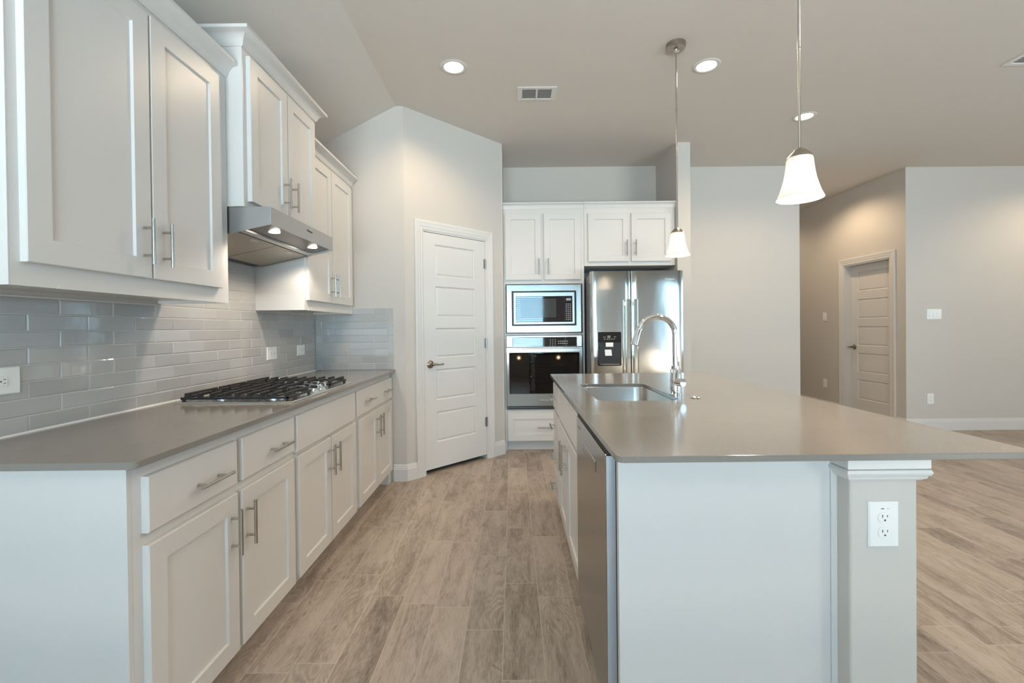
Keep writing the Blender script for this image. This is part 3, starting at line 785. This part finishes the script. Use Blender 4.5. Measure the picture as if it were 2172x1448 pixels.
FRW = FNY(YR)
o = thing('light_switch', (4.905, YR, 1.30), 'wide white multi-gang light switch on the right wall', 'switch'); outlet(FRW, 4.905, 1.352, 0.170, 0.120, o, 'switch3')
o = thing('wall_outlet', (4.860, YR, 0.31), 'white wall outlet low on the right wall below the switch', 'outlet'); outlet(FRW, 4.860, 0.367, 0.076, 0.124, o, 'duplex')
o = thing('light_switch', (XH, 6.670, 1.30), 'single light switch on the shaded hall wall left of the door', 'switch'); outlet(FHD, 6.670, 1.360, 0.076, 0.124, o, 'switch1')
o = thing('wall_outlet', (XH, 6.670, 0.32), 'small outlet low on the shaded hall wall left of the door', 'outlet'); outlet(FHD, 6.670, 0.384, 0.076, 0.124, o, 'duplex')

# ------------------------------------------------------------------ oven cabinet and the cabinet over the fridge
YF = 4.560; FO = FNY(YF)
oc = thing('oven_cabinet', (0.31, 4.86, 0), 'tall white cabinet that houses the microwave and wall oven', 'cabinet')
b = MB(FO); ox0, ox1 = -0.086, 0.722
b.box(ox0, ox0 + 0.020, -0.60, 0, 0.0, 2.46); b.box(ox1 - 0.020, ox1, -0.60, 0, 0.0, 2.46); b.box(ox0 + 0.02, ox1 - 0.02, -0.60, -0.58, 0.1, 2.46)
b.box(ox0 + 0.020, ox1 - 0.020, -0.60, 0, 1.682, 2.46)          # upper box
b.box(ox0 + 0.020, ox1 - 0.020, -0.58, 0, 1.168, 1.189)         # rail between the appliances
b.box(ox0 + 0.020, ox1 - 0.020, -0.58, 0, 0.100, 0.423)         # drawer box
b.box(ox0 + 0.020, ox1 - 0.020, -0.58, -0.075, 0.0, 0.100)
b.build('body', 'cab', oc, bevel=0.001, seg=1)
door(FO, -0.066, 0.292, 1.722, 2.381, 0, oc, 0.266, 1.850, rail=0.058)
door(FO, 0.321, 0.686, 1.722, 2.381, 0, oc, 0.359, 1.850, rail=0.058)
drawer(FO, -0.058, 0.688, 0.112, 0.392, 0, oc, [(0.318, 0.247)], shaker=True)
CRF = [(0.0, 0.0), (0.004, 0.0), (0.006, 0.008), (0.014, 0.030), (0.024, 0.040), (0.030, 0.042), (0.034, 0.044), (0.034, 0.056), (0.0, 0.056)]
crown([(ox0 - 0.001, YF), (ox1, YF)][::1], 2.434, oc, CRF)
fc = thing('wall_cabinet', (1.18, 4.86, 1.856), 'white two-door cabinet mounted above the refrigerator', 'cabinet')
b = MB(FO); b.box(0.7235, 1.634, -0.598, 0, 1.856, 2.46); b.build('body', 'cab', fc, bevel=0.001, seg=1)
door(FO, 0.763, 1.168, 1.897, 2.377, 0, fc, 1.144, 2.028, rail=0.058)
door(FO, 1.194, 1.590, 1.897, 2.377, 0, fc, 1.233, 2.028, rail=0.058)
crown([(0.7235, YF), (1.6375, YF)], 2.434, fc, CRF)

# microwave
FA = FNY(YF - 0.0)
mw = thing('microwave', (0.313, YF, 1.191), 'built-in stainless microwave above the wall oven', 'microwave')
def ring(F, a0, a1, z0, z1, b0, b1, y0, y1, d0, d1, name, mat, root, lip=0.004):
    b = MB(F); R = lambda A0, A1, Z0, Z1, d: [(A0, d, Z0), (A1, d, Z0), (A1, d, Z1), (A0, d, Z1)]
    b.loft([R(a0, a1, z0, z1, d0), R(a0, a1, z0, z1, d1 - lip), R(a0 + lip, a1 - lip, z0 + lip, z1 - lip, d1), R(b0 - lip, b1 + lip, y0 - lip, y1 + lip, d1), R(b0, b1, y0, y1, d1 - lip), R(b0, b1, y0, y1, d0)], closed=True)
    return b.build(name, mat, root)
ring(FA, -0.063, 0.692, 1.1915, 1.678, 0.000, 0.631, 1.270, 1.604, 0.0005, 0.024, 'trim_kit', 'steel', mw, lip=0.008)
b = MB(FA); b.box(0.003, 0.628, -0.36, 0.004, 1.273, 1.601)
b.build('body', 'black_plastic', mw)
ring(FA, 0.012, 0.620, 1.279, 1.596, 0.035, 0.597, 1.300, 1.556, 0.005, 0.030, 'door_frame', 'steel', mw, lip=0.002)
gl = MB(FA).box(0.036, 0.517, 0.005, 0.0275, 1.301, 1.555).build('door_glass', 'black_glass', mw)
M['mw_window'] = simple('microwave_window', (0.05, 0.055, 0.06), 0.05, 0, 0.8)
MB(FA).box(0.082, 0.436, 0.0275, 0.0280, 1.346, 1.532).build('viewing_window', 'mw_window', gl)
cp = MB(FA).box(0.521, 0.596, 0.005, 0.0275, 1.301, 1.555).build('control_panel', 'black_glass', mw)
b = MB(FA)
for i in range(9):
    for j in range(3): b.box(0.532 + j * 0.020, 0.532 + j * 0.020 + 0.012, 0.0275, 0.0279, 1.318 + i * 0.0195, 1.318 + i * 0.0195 + 0.006)
b.build('buttons', 'grey_mark', cp)
MB(FA).box(0.536, 0.584, 0.0275, 0.0279, 1.512, 1.535).build('display', 'display', cp)

# wall oven
ov = thing('wall_oven', (0.313, YF, 0.425), 'stainless wall oven with glass door and glowing lamps inside', 'oven')
ring(FA, -0.064, 0.692, 1.050, 1.1655, -0.001, 0.637, 1.056, 1.146, 0.0005, 0.024, 'panel_surround', 'steel', ov, lip=0.004)
cp = MB(FA).box(0.0, 0.636, 0.001, 0.021, 1.057, 1.145).build('control_panel', 'black_glass', ov)
b = MB(FA)
for i in range(4):
    for j in range(3): b.box(0.372 + j * 0.024, 0.379 + j * 0.024, 0.021, 0.0214, 1.066 + i * 0.018, 1.072 + i * 0.018)
b.build('keypad', 'grey_mark', cp); b = MB(FA)
for i in range(2):
    for j in range(5): b.box(0.452 + j * 0.021, 0.464 + j * 0.021, 0.021, 0.0214, 1.082 + i * 0.022, 1.088 + i * 0.022)
b.build('buttons', 'grey_mark', cp)
# cavity
cav = MB(FA)
cx0, cx1, cz0, cz1 = -0.01, 0.64, 0.600, 0.985
cav.box(cx0 - 0.01, cx1 + 0.01, -0.46, -0.45, cz0, cz1); cav.box(cx0 - 0.01, cx0, -0.45, -0.002, cz0, cz1); cav.box(cx1, cx1 + 0.01, -0.45, -0.002, cz0, cz1)
cav.box(cx0 - 0.01, cx1 + 0.01, -0.45, -0.002, cz0 - 0.01, cz0); cav.box(cx0 - 0.01, cx1 + 0.01, -0.45, -0.002, cz1, cz1 + 0.01)
M['enamel'] = simple('oven_enamel', (0.05, 0.05, 0.065), 0.25)
cav.build('cavity', 'enamel', ov)
for rz in (0.86, 0.795, 0.68):
    rk = MB(FA)
    rk.tube([(cx0 + 0.01, -0.03, rz), (cx1 - 0.01, -0.03, rz)], 0.003, 8); rk.tube([(cx0 + 0.01, -0.43, rz), (cx1 - 0.01, -0.43, rz)], 0.003, 8)
    for i in range(22):
        x = cx0 + 0.03 + i * 0.028; rk.tube([(x, -0.03, rz), (x, -0.43, rz)], 0.0018, 6)
    rk.build('rack', 'chrome', ov)
for lx in (0.065, 0.500):
    ol = MB(FA).lathe([(0.001, 0.0), (0.028, 0.002), (0.029, 0.006), (0.022, 0.010), (0.001, 0.010)], (lx, -0.449, 0.915), 'd', 24).build('oven_lamp', 'lamp_oven', ov, smooth=True)
    MB(FA).lathe([(0.001, 0.0), (0.012, 0.001), (0.014, 0.008), (0.001, 0.014)], (lx, -0.438, 0.915), 'd', 24).build('oven_bulb', 'bulb_oven', ol, smooth=True)
    l = bpy.data.lights.new('oven_point', 'POINT'); l.energy = 0.45; l.color = (1.0, 0.62, 0.28); l.shadow_soft_size = 0.02
    lo = bpy.data.objects.new('oven_point', l); C.objects.link(lo); lo.location = tuple(FA(lx, -0.40, 0.915))
ovd = ring(FA, -0.064, 0.692, 0.463, 1.047, -0.037, 0.663, 0.585, 0.996, 0.0005, 0.030, 'door', 'steel', ov, lip=0.002)
MB(FA).box(-0.036, 0.662, 0.020, 0.026, 0.586, 0.995).build('glass', 'oven_glass', ovd)
h = MB(FA); h.box(-0.045, 0.672, 0.058, 0.078, 1.006, 1.036); 
h.box(-0.045, -0.020, 0.030, 0.060, 1.008, 1.034); h.box(0.647, 0.672, 0.030, 0.060, 1.008, 1.034)
h.build('handle', 'steel', ovd, bevel=0.003)
b = MB(FA)
b.box(-0.062, 0.690, 0.0005, 0.014, 0.426, 0.461); b.build('vent', 'black_plastic', ov)
b = MB(FA); b.box(-0.062, 0.690, 0.014, 0.017, 0.4465, 0.4495); b.box(-0.062, 0.690, 0.014, 0.019, 0.4265, 0.4300); b.build('vent_trim', 'steel', ov)
text('Whirlpool', 0.022, 'grey_mark', ovd, txt_frame((0.313, YF - 0.0304, 0.522), (1, 0, 0), (0, 0, 1)), 'logo')

# ------------------------------------------------------------------ refrigerator
YFR = 4.265
fr = thing('refrigerator', (1.17, 4.7, 0), 'stainless side-by-side refrigerator with water dispenser', 'refrigerator')
FF = FNY(YFR)
MB(FF).box(0.741, 1.602, -0.86, -0.075, 0.02, 1.745).build('body', 'side_grey', fr, bevel=0.004)
MB(FF).box(0.760, 1.585, -0.80, -0.10, 0.0, 0.02).build('feet', 'black_plastic', fr)
def curved_door(a0, a1, z0, z1, name, bow=0.005, n=14):
    b = MB(FF); loops = []
    for i in range(n + 1):
        u = i / n; a = a0 + (a1 - a0) * u
        edge = min(u, 1 - u) * (a1 - a0); e = 0.014
        d = -bow * (2 * u - 1) ** 2
        if edge < e: d -= (e - math.sqrt(max(0, e * e - (e - edge) ** 2))) * 0.9
        loops.append([(a, -0.070, z0), (a, d, z0), (a, d, z1), (a, -0.070, z1)])
    b.loft(loops); return b.build(name, 'steel_fridge', fr, smooth=True, angle=50)
DP = (0.797, 1.018, 0.879, 1.197)
ld = curved_door(0.738, 1.110, 0.06, 1.768, 'freezer_door')
rd = curved_door(1.119, 1.606, 0.06, 1.768, 'door')
# the dispenser: panel proud of the freezer door with a dark bay
def rrect(a0, a1, z0, z1, r_, n=6):
    out = []
    for cx_, cz_, s0 in ((a1 - r_, z0 + r_, -90), (a1 - r_, z1 - r_, 0), (a0 + r_, z1 - r_, 90), (a0 + r_, z0 + r_, 180)):
        for k in range(n + 1):
            t_ = math.radians(s0 + 90 * k / n); out.append((cx_ + r_ * math.cos(t_), cz_ + r_ * math.sin(t_)))
    return out
a0, a1, z0, z1 = DP
dsp = MB(FF).prism(rrect(a0, a1, z0, z1, 0.012), 'd', -0.010, 0.004).build('dispenser', 'black_glass', ld)
MB(FF).prism(rrect(a0 + 0.006, a1 - 0.006, z0 + 0.012, z0 + 0.21, 0.01), 'd', 0.0042, 0.0048).build('bay', 'black_plastic', dsp)
MB(FF).box(a0 + 0.008, a1 - 0.008, 0.0042, 0.009, 1.060, 1.098).build('bay_bridge', 'black_plastic', dsp)
MB(FF).box(0.868, 0.938, 0.006, 0.024, 1.058, 1.098).build('spout_cover', 'plastic', dsp, bevel=0.002)
MB(FF).loft([[(0.864, 0.006, 0.975), (0.926, 0.006, 0.975), (0.926, 0.018, 0.975), (0.864, 0.018, 0.975)], [(0.860, 0.006, 1.032), (0.922, 0.006, 1.032), (0.922, 0.012, 1.032), (0.860, 0.012, 1.032)]]).build('paddle', 'plastic', dsp)
MB(FF).box(a0 + 0.02, a1 - 0.02, 0.0048, 0.014, z0 + 0.012, z0 + 0.020).build('drip_tray', 'chrome', dsp)
b = MB(FF)
for ux in (0.850, 0.863, 0.948, 0.962): b.box(ux, ux + 0.007, 0.004, 0.0045, 1.146, 1.151)
for ux in (0.855, 0.880, 0.900, 0.922, 0.944): b.box(ux, ux + 0.013, 0.004, 0.0045, 1.128, 1.132)
b.box(0.890, 0.914, 0.004, 0.0045, 1.142, 1.146); b.box(0.890, 0.893, 0.004, 0.0045, 1.146, 1.164); b.box(0.911, 0.914, 0.004, 0.0045, 1.146, 1.164)
b.box(0.893, 0.911, 0.004, 0.0045, 1.155, 1.160)
b.build('symbols', 'grey_mark', dsp)
for (a, par) in ((1.076, ld), (1.143, rd)):
    h = MB(FF); zt_, zb_ = 1.500, 0.560
    prof = [(a - 0.021, 0.040), (a + 0.021, 0.040), (a + 0.021, 0.052), (a + 0.012, 0.062), (a - 0.012, 0.062), (a - 0.021, 0.052)]
    h.prism(prof, 'z', zb_, zt_)
    for zz in (zb_ + 0.02, zt_ - 0.06): h.box(a - 0.015, a + 0.015, -0.004, 0.042, zz, zz + 0.04)
    h.build('handle', 'steel_fridge', par, bevel=0.002)
text('Whirlpool', 0.021, 'plastic', rd, txt_frame((1.475, YFR + 0.0015, 1.686), (1, 0, 0), (0, 0, 1)), 'logo', 0.006)

# ------------------------------------------------------------------ island
IX0, IX1, IY0, IY1 = 0.2628, 1.3425, 1.1532, 3.2293
IT = 0.0172; ZI = ZC - IT
SK = (0.380, 0.752, 2.022, 2.636)    # sink cut-out
XI = 0.300; FI = FNX(XI)             # island face frames, fronts at 0.280
def counter_with_hole():
    n = 5; r_ = 0.020; out = []
    for cx_, cy_, s0 in ((IX1 - r_, IY0 + r_, -90), (IX1 - r_, IY1 - r_, 0), (IX0 + r_, IY1 - r_, 90), (IX0 + r_, IY0 + r_, 180)):
        for k in range(n + 1):
            t_ = math.radians(s0 + 90 * k / n); out.append((cx_ + r_ * math.cos(t_), cy_ + r_ * math.sin(t_)))
    hr = 0.055; inn = []
    for cx_, cy_, s0 in ((SK[1] - hr, SK[2] + hr, -90), (SK[1] - hr, SK[3] - hr, 0), (SK[0] + hr, SK[3] - hr, 90), (SK[0] + hr, SK[2] + hr, 180)):
        for k in range(n + 1):
            t_ = math.radians(s0 + 90 * k / n); inn.append((cx_ + hr * math.cos(t_), cy_ + hr * math.sin(t_)))
    b = MB(); N = len(out)
    e = 0.0015
    def lp(p, z): return [(x, y, z) for x, y in p]
    def shrink(p, c, q): return [(x + (c[0] - x) / abs(c[0] - x + 1e-9) * q, y + (c[1] - y) / abs(c[1] - y + 1e-9) * q) for x, y in p]
    b.loft([lp(out, ZI), lp(out, ZC), lp(inn, ZC), lp(inn, ZI)], closed=True)
    return b, inn
b, hole = counter_with_hole()
tag(b.build('island_countertop', 'quartz', bevel=0.0015), 'large grey quartz island countertop with the sink cut out', 'countertop')
# sink
sk = thing('kitchen_sink', ((SK[0] + SK[1]) / 2, (SK[2] + SK[3]) / 2, 0.70), 'undermount stainless steel sink in the island countertop', 'sink')
b = MB(); mid = ((SK[0] + SK[1]) / 2, (SK[2] + SK[3]) / 2)
def sc_(p, f, z): return [(mid[0] + (x - mid[0]) * f, mid[1] + (y - mid[1]) * f, z) for x, y in p]
zt_ = ZI - 0.0006
b.loft([sc_(hole, 1.06, zt_), sc_(hole, 1.0, zt_), sc_(hole, 0.995, zt_ - 0.004), sc_(hole, 0.985, 0.712), sc_(hole, 0.965, 0.698), sc_(hole, 0.92, 0.692), sc_(hole, 0.15, 0.688)], cap=False)
b.face([b.v(p) for p in sc_(hole, 0.15, 0.688)])
bmesh.ops.remove_doubles(b.bm, verts=b.bm.verts, dist=1e-6)
o = b.build('basin', 'steel_sink', sk, smooth=True, angle=60)
sm = o.modifiers.new('thick', 'SOLIDIFY'); sm.thickness = 0.0015; sm.offset = -1
MB().lathe([(0.001, 0), (0.042, 0), (0.044, 0.003), (0.030, 0.004), (0.028, -0.002), (0.001, -0.003)], (mid[0], mid[1], 0.690), n=28).build('drain', 'chrome', sk, smooth=True)
# faucet
fx, fy = 0.786, 2.200
fa = thing('kitchen_faucet', (fx, fy, ZC), 'tall chrome gooseneck faucet with pull-down head beside the sink', 'faucet')
MB().lathe([(0.001, 0.0003), (0.0275, 0.0003), (0.0275, 0.004), (0.0255, 0.006), (0.0255, 0.118), (0.0235, 0.121), (0.0200, 0.1225), (0.0200, 0.137), (0.0165, 0.139), (0.001, 0.139)], (fx, fy, ZC), n=32).build('body', 'chrome', fa, smooth=True)
Rr = 0.0885; zc_ = 1.203
pts = [(fx, fy, ZC + 0.13), (fx, fy, 1.12), (fx, fy, zc_)]
for k in range(1, 15):
    t_ = math.radians(k * 11.2); pts.append((fx - Rr + Rr * math.cos(t_), fy, zc_ + Rr * math.sin(t_)))
MB().tube(pts, 0.0135, 18).build('spout', 'chrome', fa, smooth=True)
ex, ez = pts[-1][0], pts[-1][2]; dv = Vector((pts[-1][0] - pts[-2][0], 0, pts[-1][2] - pts[-2][2])).normalized()
dv = Vector((-0.30, 0, -0.954))
q = Vector((ex, fy, ez))
seg = [q, q + dv * 0.004, q + dv * 0.008, q + dv * 0.030, q + dv * 0.085, q + dv * 0.088]
MB().tube([tuple(p) for p in seg], [0.0135, 0.0150, 0.0155, 0.0170, 0.0215, 0.0190], 20).build('spray_head', 'chrome', fa, smooth=True)
hb = MB()
hz_ = ZC + 0.062
hb.tube([(fx + 0.0, fy - 0.018, hz_), (fx + 0.018, fy - 0.052, hz_)], 0.0195, 22)
ho = hb.build('handle_hub', 'chrome', fa, smooth=True)
MB().tube([(fx + 0.004, fy - 0.030, hz_ + 0.014), (fx + 0.006, fy - 0.034, hz_ + 0.100)], 0.0042, 10).build('lever', 'chrome', ho, smooth=True)
o = MB(); o.lathe([(0.001, 0.0003), (0.021, 0.0003), (0.022, 0.003), (0.018, 0.006), (0.010, 0.007), (0.009, 0.010), (0.001, 0.0105)], (0.833, 2.078, ZC), n=28)
tag(o.build('air_switch', 'chrome', smooth=True), 'small round chrome button in the island counter beside the faucet', 'button')
# island cabinets
c = thing('base_cabinet', (0.60, 2.35, 0), 'white sink cabinet in the island aisle face next to the dishwasher', 'cabinet')
b = MB(FI); b.box(1.950, 2.818, -0.575, -0.012, 0.10, 0.67); b.box(1.950, 2.818, -0.012, 0, 0.10, ZI); b.box(1.950, 1.963, -0.575, -0.012, 0.67, ZI); b.box(2.805, 2.818, -0.575, -0.012, 0.67, ZI)
b.build('body', 'cab', c)
MB(FI).box(1.950, 2.818, -0.575, -0.075, 0.0, 0.10).build('toe_kick', 'cab', c)
drawer(FI, 1.960, 2.803, 0.690, 0.862, 0, c, name='false_front')
door(FI, 1.960, 2.402, 0.104, 0.667, 0, c, 2.366, 0.552, hmat='nickel')
door(FI, 2.412, 2.803, 0.104, 0.667, 0, c, 2.450, 0.552, hmat='nickel')
c = thing('base_cabinet', (0.60, 3.01, 0), 'white stack of drawers at the far end of the island', 'cabinet')
MB(FI).box(2.820, 3.205, -0.575, 0, 0.10, ZI).build('body', 'cab', c)
MB(FI).box(2.820, 3.205, -0.575, -0.075, 0.0, 0.10).build('toe_kick', 'cab', c)
for z0_, z1_ in ((0.690, 0.862), (0.500, 0.672), (0.302, 0.482), (0.104, 0.284)):
    drawer(FI, 2.838, 3.190, z0_, z1_, 0, c, [(3.015, (z0_ + z1_) / 2)], hmat='nickel')
# dishwasher
dw = thing('dishwasher', (0.58, 1.64, 0), 'stainless dishwasher under the near corner of the island', 'dishwasher')
FD = FNX(0.2965)
MB(FD).box(1.338, 1.948, -0.56, -0.004, 0.09, ZI - 0.012).build('tub', 'side_grey', dw)
MB(FD).box(1.338, 1.948, -0.56, -0.06, 0.0, 0.088).build('toe_plate', 'black_plastic', dw)
ddr = MB(FD)
ddr.box(1.342, 1.944, -0.003, 0.0265, 0.095, 0.866)
ddr = ddr.build('door', 'steel_dw', dw, bevel=0.003)
MB(FD).box(1.3405, 1.3418, -0.0025, 0.024, 0.098, 0.862).build('door_edge', 'steel_pale', ddr)
MB(FD).box(1.342, 1.944, -0.003, 0.022, 0.8665, ZI - 0.0008).build('control_strip', 'slot', dw)
hnd = MB(FD)
hnd.prism([(0.0268, 0.800), (0.0290, 0.798), (0.0290, 0.770), (0.0268, 0.760)], 'a', 1.500, 1.780)
hnd.build('handle_pocket', 'steel', ddr)
MB(FD).box(1.845, 1.895, 0.0266, 0.0269, 0.828, 0.834).build('badge', 'dark_mark', ddr)
# end panel, pony wall, cap
YP = 1.235
ep = thing('cabinet_end_panel', (0.58, YP, 0), 'wide white end panel of the island facing the camera', 'panel')
b = MB(); b.box(0.283, 0.8595, YP, YP + 0.020, 0.0, ZI); b.build('panel', 'cab', ep, bevel=0.001)
MB().box(0.8597, 0.8765, YP - 0.003, YP + 0.018, 0.0, ZI).build('corner_strip', 'cab', ep)
MB().box(0.283, 0.300, YP - 0.0015, YP, 0.0, ZI).build('edge_strip', 'cab', ep)
MB().box(0.306, 0.855, YP + 0.0205, 1.337, 0.0, ZI - 0.001).build('filler', 'side_grey', ep)
b = MB(); b.box(0.877, 1.053, 1.185, 3.205, 0.0, ZI - 0.001); tag(b.build('wall_island', 'wall', bevel=0.006, seg=3), kind='structure')
# moulded cap around the pony wall
b = MB()
P = [(0.0, 0.838), (0.0065, 0.838), (0.010, 0.843), (0.0135, 0.8435), (0.015, 0.850), (0.0195, 0.853), (0.0225, 0.860), (0.0195, 0.8675), (0.014, 0.869), (0.019, 0.871), (0.019, ZI - 0.0008), (0.0, ZI - 0.0008)]
sweep_path(b, P, [(0.877, 1.236), (0.877, 1.185), (1.053, 1.185), (1.053, 3.205), (0.877, 3.205)][::1])
tag(b.build('trim_1', 'trim', smooth=True, angle=25), kind='structure')
FPO = FNY(1.185)
o = thing('wall_outlet', (0.961, 1.185, 0.66), 'white duplex outlet on the end post of the island', 'outlet')
outlet(FPO, 0.961, 0.722, 0.079, 0.119, o, 'duplex')
b = MB(FPO); b.box(0.953, 0.961, 0.006, 0.0062, 0.7625, 0.7650); b.build('print', 'dark_mark', o)
b = MB(FPO); b.box(0.966, 0.976, 0.006, 0.0062, 0.7640, 0.7650); b.box(0.968, 0.974, 0.006, 0.0062, 0.7620, 0.7628); b.build('print', 'grey_mark', o)
baseboard('baseboard_island', [(1.053, 1.240), (1.053, 3.205), (0.877, 3.205)][::1])

# ------------------------------------------------------------------ pendants
def pendant(x, y, zb_, label):
    t_ = thing('pendant_light', (x, y, zb_), label, 'pendant light', 'pendants over the island')
    MB().lathe([(0.001, -0.030), (0.056, -0.030), (0.060, -0.026), (0.061, 0.0), (0.001, -0.0005)], (x, y, CZ), n=40, cap=False).build('canopy', 'dark_nickel', t_, smooth=True)
    b = MB(); b.lathe([(0.001, -0.052), (0.010, -0.052), (0.012, -0.045), (0.012, -0.034), (0.001, -0.030)], (x, y, CZ), n=20); 
    b.lathe([(0.001, -0.034), (0.004, -0.034), (0.004, -0.030)], (x - 0.024, y - 0.02, CZ), n=12)
    b.lathe([(0.001, -0.034), (0.004, -0.034), (0.004, -0.030)], (x + 0.024, y + 0.02, CZ), n=12)
    b.build('swivel', 'chrome', t_, smooth=True)
    b = MB(); top = zb_ + 0.180
    b.tube([(x, y, CZ - 0.050), (x, y, top)], 0.0050, 14)
    n = 3; L = (CZ - 0.05 - top) / 3
    for k in range(1, 3): b.tube([(x, y, top + L * k - 0.012), (x, y, top + L * k + 0.012)], 0.0064, 14)
    b.build('stem', 'nickel', t_, smooth=True)
    # ribbed cap
    b = MB(); loops = []
    for r_, h in [(0.008, 0.182), (0.010, 0.180), (0.022, 0.172), (0.034, 0.158), (0.041, 0.147), (0.038, 0.145), (0.012, 0.150)]:
        loops.append([(x + r_ * (1 + 0.06 * math.cos(7 * a + h * 120)) * math.cos(a), y + r_ * (1 + 0.06 * math.cos(7 * a + h * 120)) * math.sin(a), zb_ + h) for a in [2 * math.pi * k / 56 for k in range(56)]])
    b.loft(loops); b.build('shade_cap', 'dark_nickel', t_, smooth=True)
    prof = [(0.0380, 0.1475), (0.0415, 0.146), (0.0430, 0.138), (0.0445, 0.120), (0.0475, 0.095), (0.0520, 0.070), (0.0590, 0.045), (0.0665, 0.022), (0.0740, 0.005), (0.0760, 0.001), (0.0755, 0.0), (0.0735, 0.001), (0.0710, 0.006), (0.0635, 0.024), (0.0560, 0.047), (0.0490, 0.072), (0.0445, 0.097), (0.0415, 0.121), (0.0395, 0.137), (0.0360, 0.1455)]
    MB().lathe(prof, (x, y, zb_), n=48, cap=False).build('shade', 'shade', t_, smooth=True, angle=80)
    MB().lathe([(0.001, 0.045), (0.014, 0.048), (0.022, 0.060), (0.024, 0.072), (0.020, 0.088), (0.012, 0.102), (0.010, 0.120), (0.001, 0.121)], (x, y, zb_), n=24).build('bulb', 'bulb', t_, smooth=True)
    l = bpy.data.lights.new('pendant_lamp', 'POINT'); l.energy = 20; l.color = (1.0, 0.90, 0.78); l.shadow_soft_size = 0.02
    lo = bpy.data.objects.new('pendant_lamp', l); C.objects.link(lo); lo.location = (x, y, zb_ + 0.030)
M['bulb'] = mat_emit('bulb_glow', (1.0, 0.88, 0.72), 12.0)
pendant(1.072, 2.945, 1.700, 'farther pendant light, its glass shade seen in front of the refrigerator corner')
pendant(1.045, 1.650, 1.700, 'nearer pendant light with the larger-looking white glass shade, over the right of the island')
# recessed lights
for (x, y), lb in zip(CANS, ('recessed ceiling light left of the air vent', 'recessed ceiling light between the two pendant stems', 'recessed ceiling light behind the nearer pendant stem')):
    t_ = thing('recessed_light', (x, y, CZ), lb, 'ceiling light', 'recessed lights in the ceiling')
    MB().lathe([(0.066, -0.0035), (0.072, -0.007), (0.088, -0.005), (0.094, -0.0004), (0.066, -0.0004)], (x, y, CZ), n=40, cap=False).build('trim_ring', 'ceil_trim', t_, smooth=True)
    MB().lathe([(0.001, -0.0030), (0.0655, -0.0030), (0.0655, -0.0006), (0.001, -0.0006)], (x, y, CZ), n=40, cap=False).build('lens', 'lamp', t_)
# ceiling vents
def vent(x0, x1, y0, y1, lb, groups):
    t_ = thing('ceiling_vent', ((x0 + x1) / 2, (y0 + y1) / 2, CZ), lb, 'air vent', 'air vents in the ceiling')
    b = MB(); z0_ = CZ - 0.006; z1_ = CZ - 0.0004; m_ = 0.028
    for q in ((x0, x1, y0, y0 + m_), (x0, x1, y1 - m_, y1), (x0, x0 + m_ + 0.01, y0 + m_, y1 - m_), (x1 - m_ - 0.01, x1, y0 + m_, y1 - m_)): b.box(*q, z0_, z1_)
    if groups == 2: b.box((x0 + x1) / 2 - 0.007, (x0 + x1) / 2 + 0.007, y0 + m_, y1 - m_, z0_, z1_)
    b.build('frame', 'trim', t_)
    MB().box(x0 + m_, x1 - m_, y0 + m_, y1 - m_, CZ - 0.0012, CZ - 0.0002).build('duct', 'side_grey', t_)
    s = MB(); y = y0 + m_ + 0.004
    while y < y1 - m_ - 0.012:
        s.loft([[(x0 + m_, y, z0_ + 0.0005), (x0 + m_, y + 0.013, z1_ - 0.0015), (x0 + m_, y + 0.0145, z1_ - 0.0012), (x0 + m_, y + 0.0015, z0_ + 0.0004)],
                [(x1 - m_, y, z0_ + 0.0005), (x1 - m_, y + 0.013, z1_ - 0.0015), (x1 - m_, y + 0.0145, z1_ - 0.0012), (x1 - m_, y + 0.0015, z0_ + 0.0004)]])
        y += 0.021
    s.build('louvers', 'trim', t_)
vent(0.055, 0.356, 3.440, 3.642, 'rectangular white ceiling air vent above the pantry door side', 2)
vent(3.466, 3.85, 2.90, 3.226, 'white ceiling air vent cut off by the right picture edge', 1)
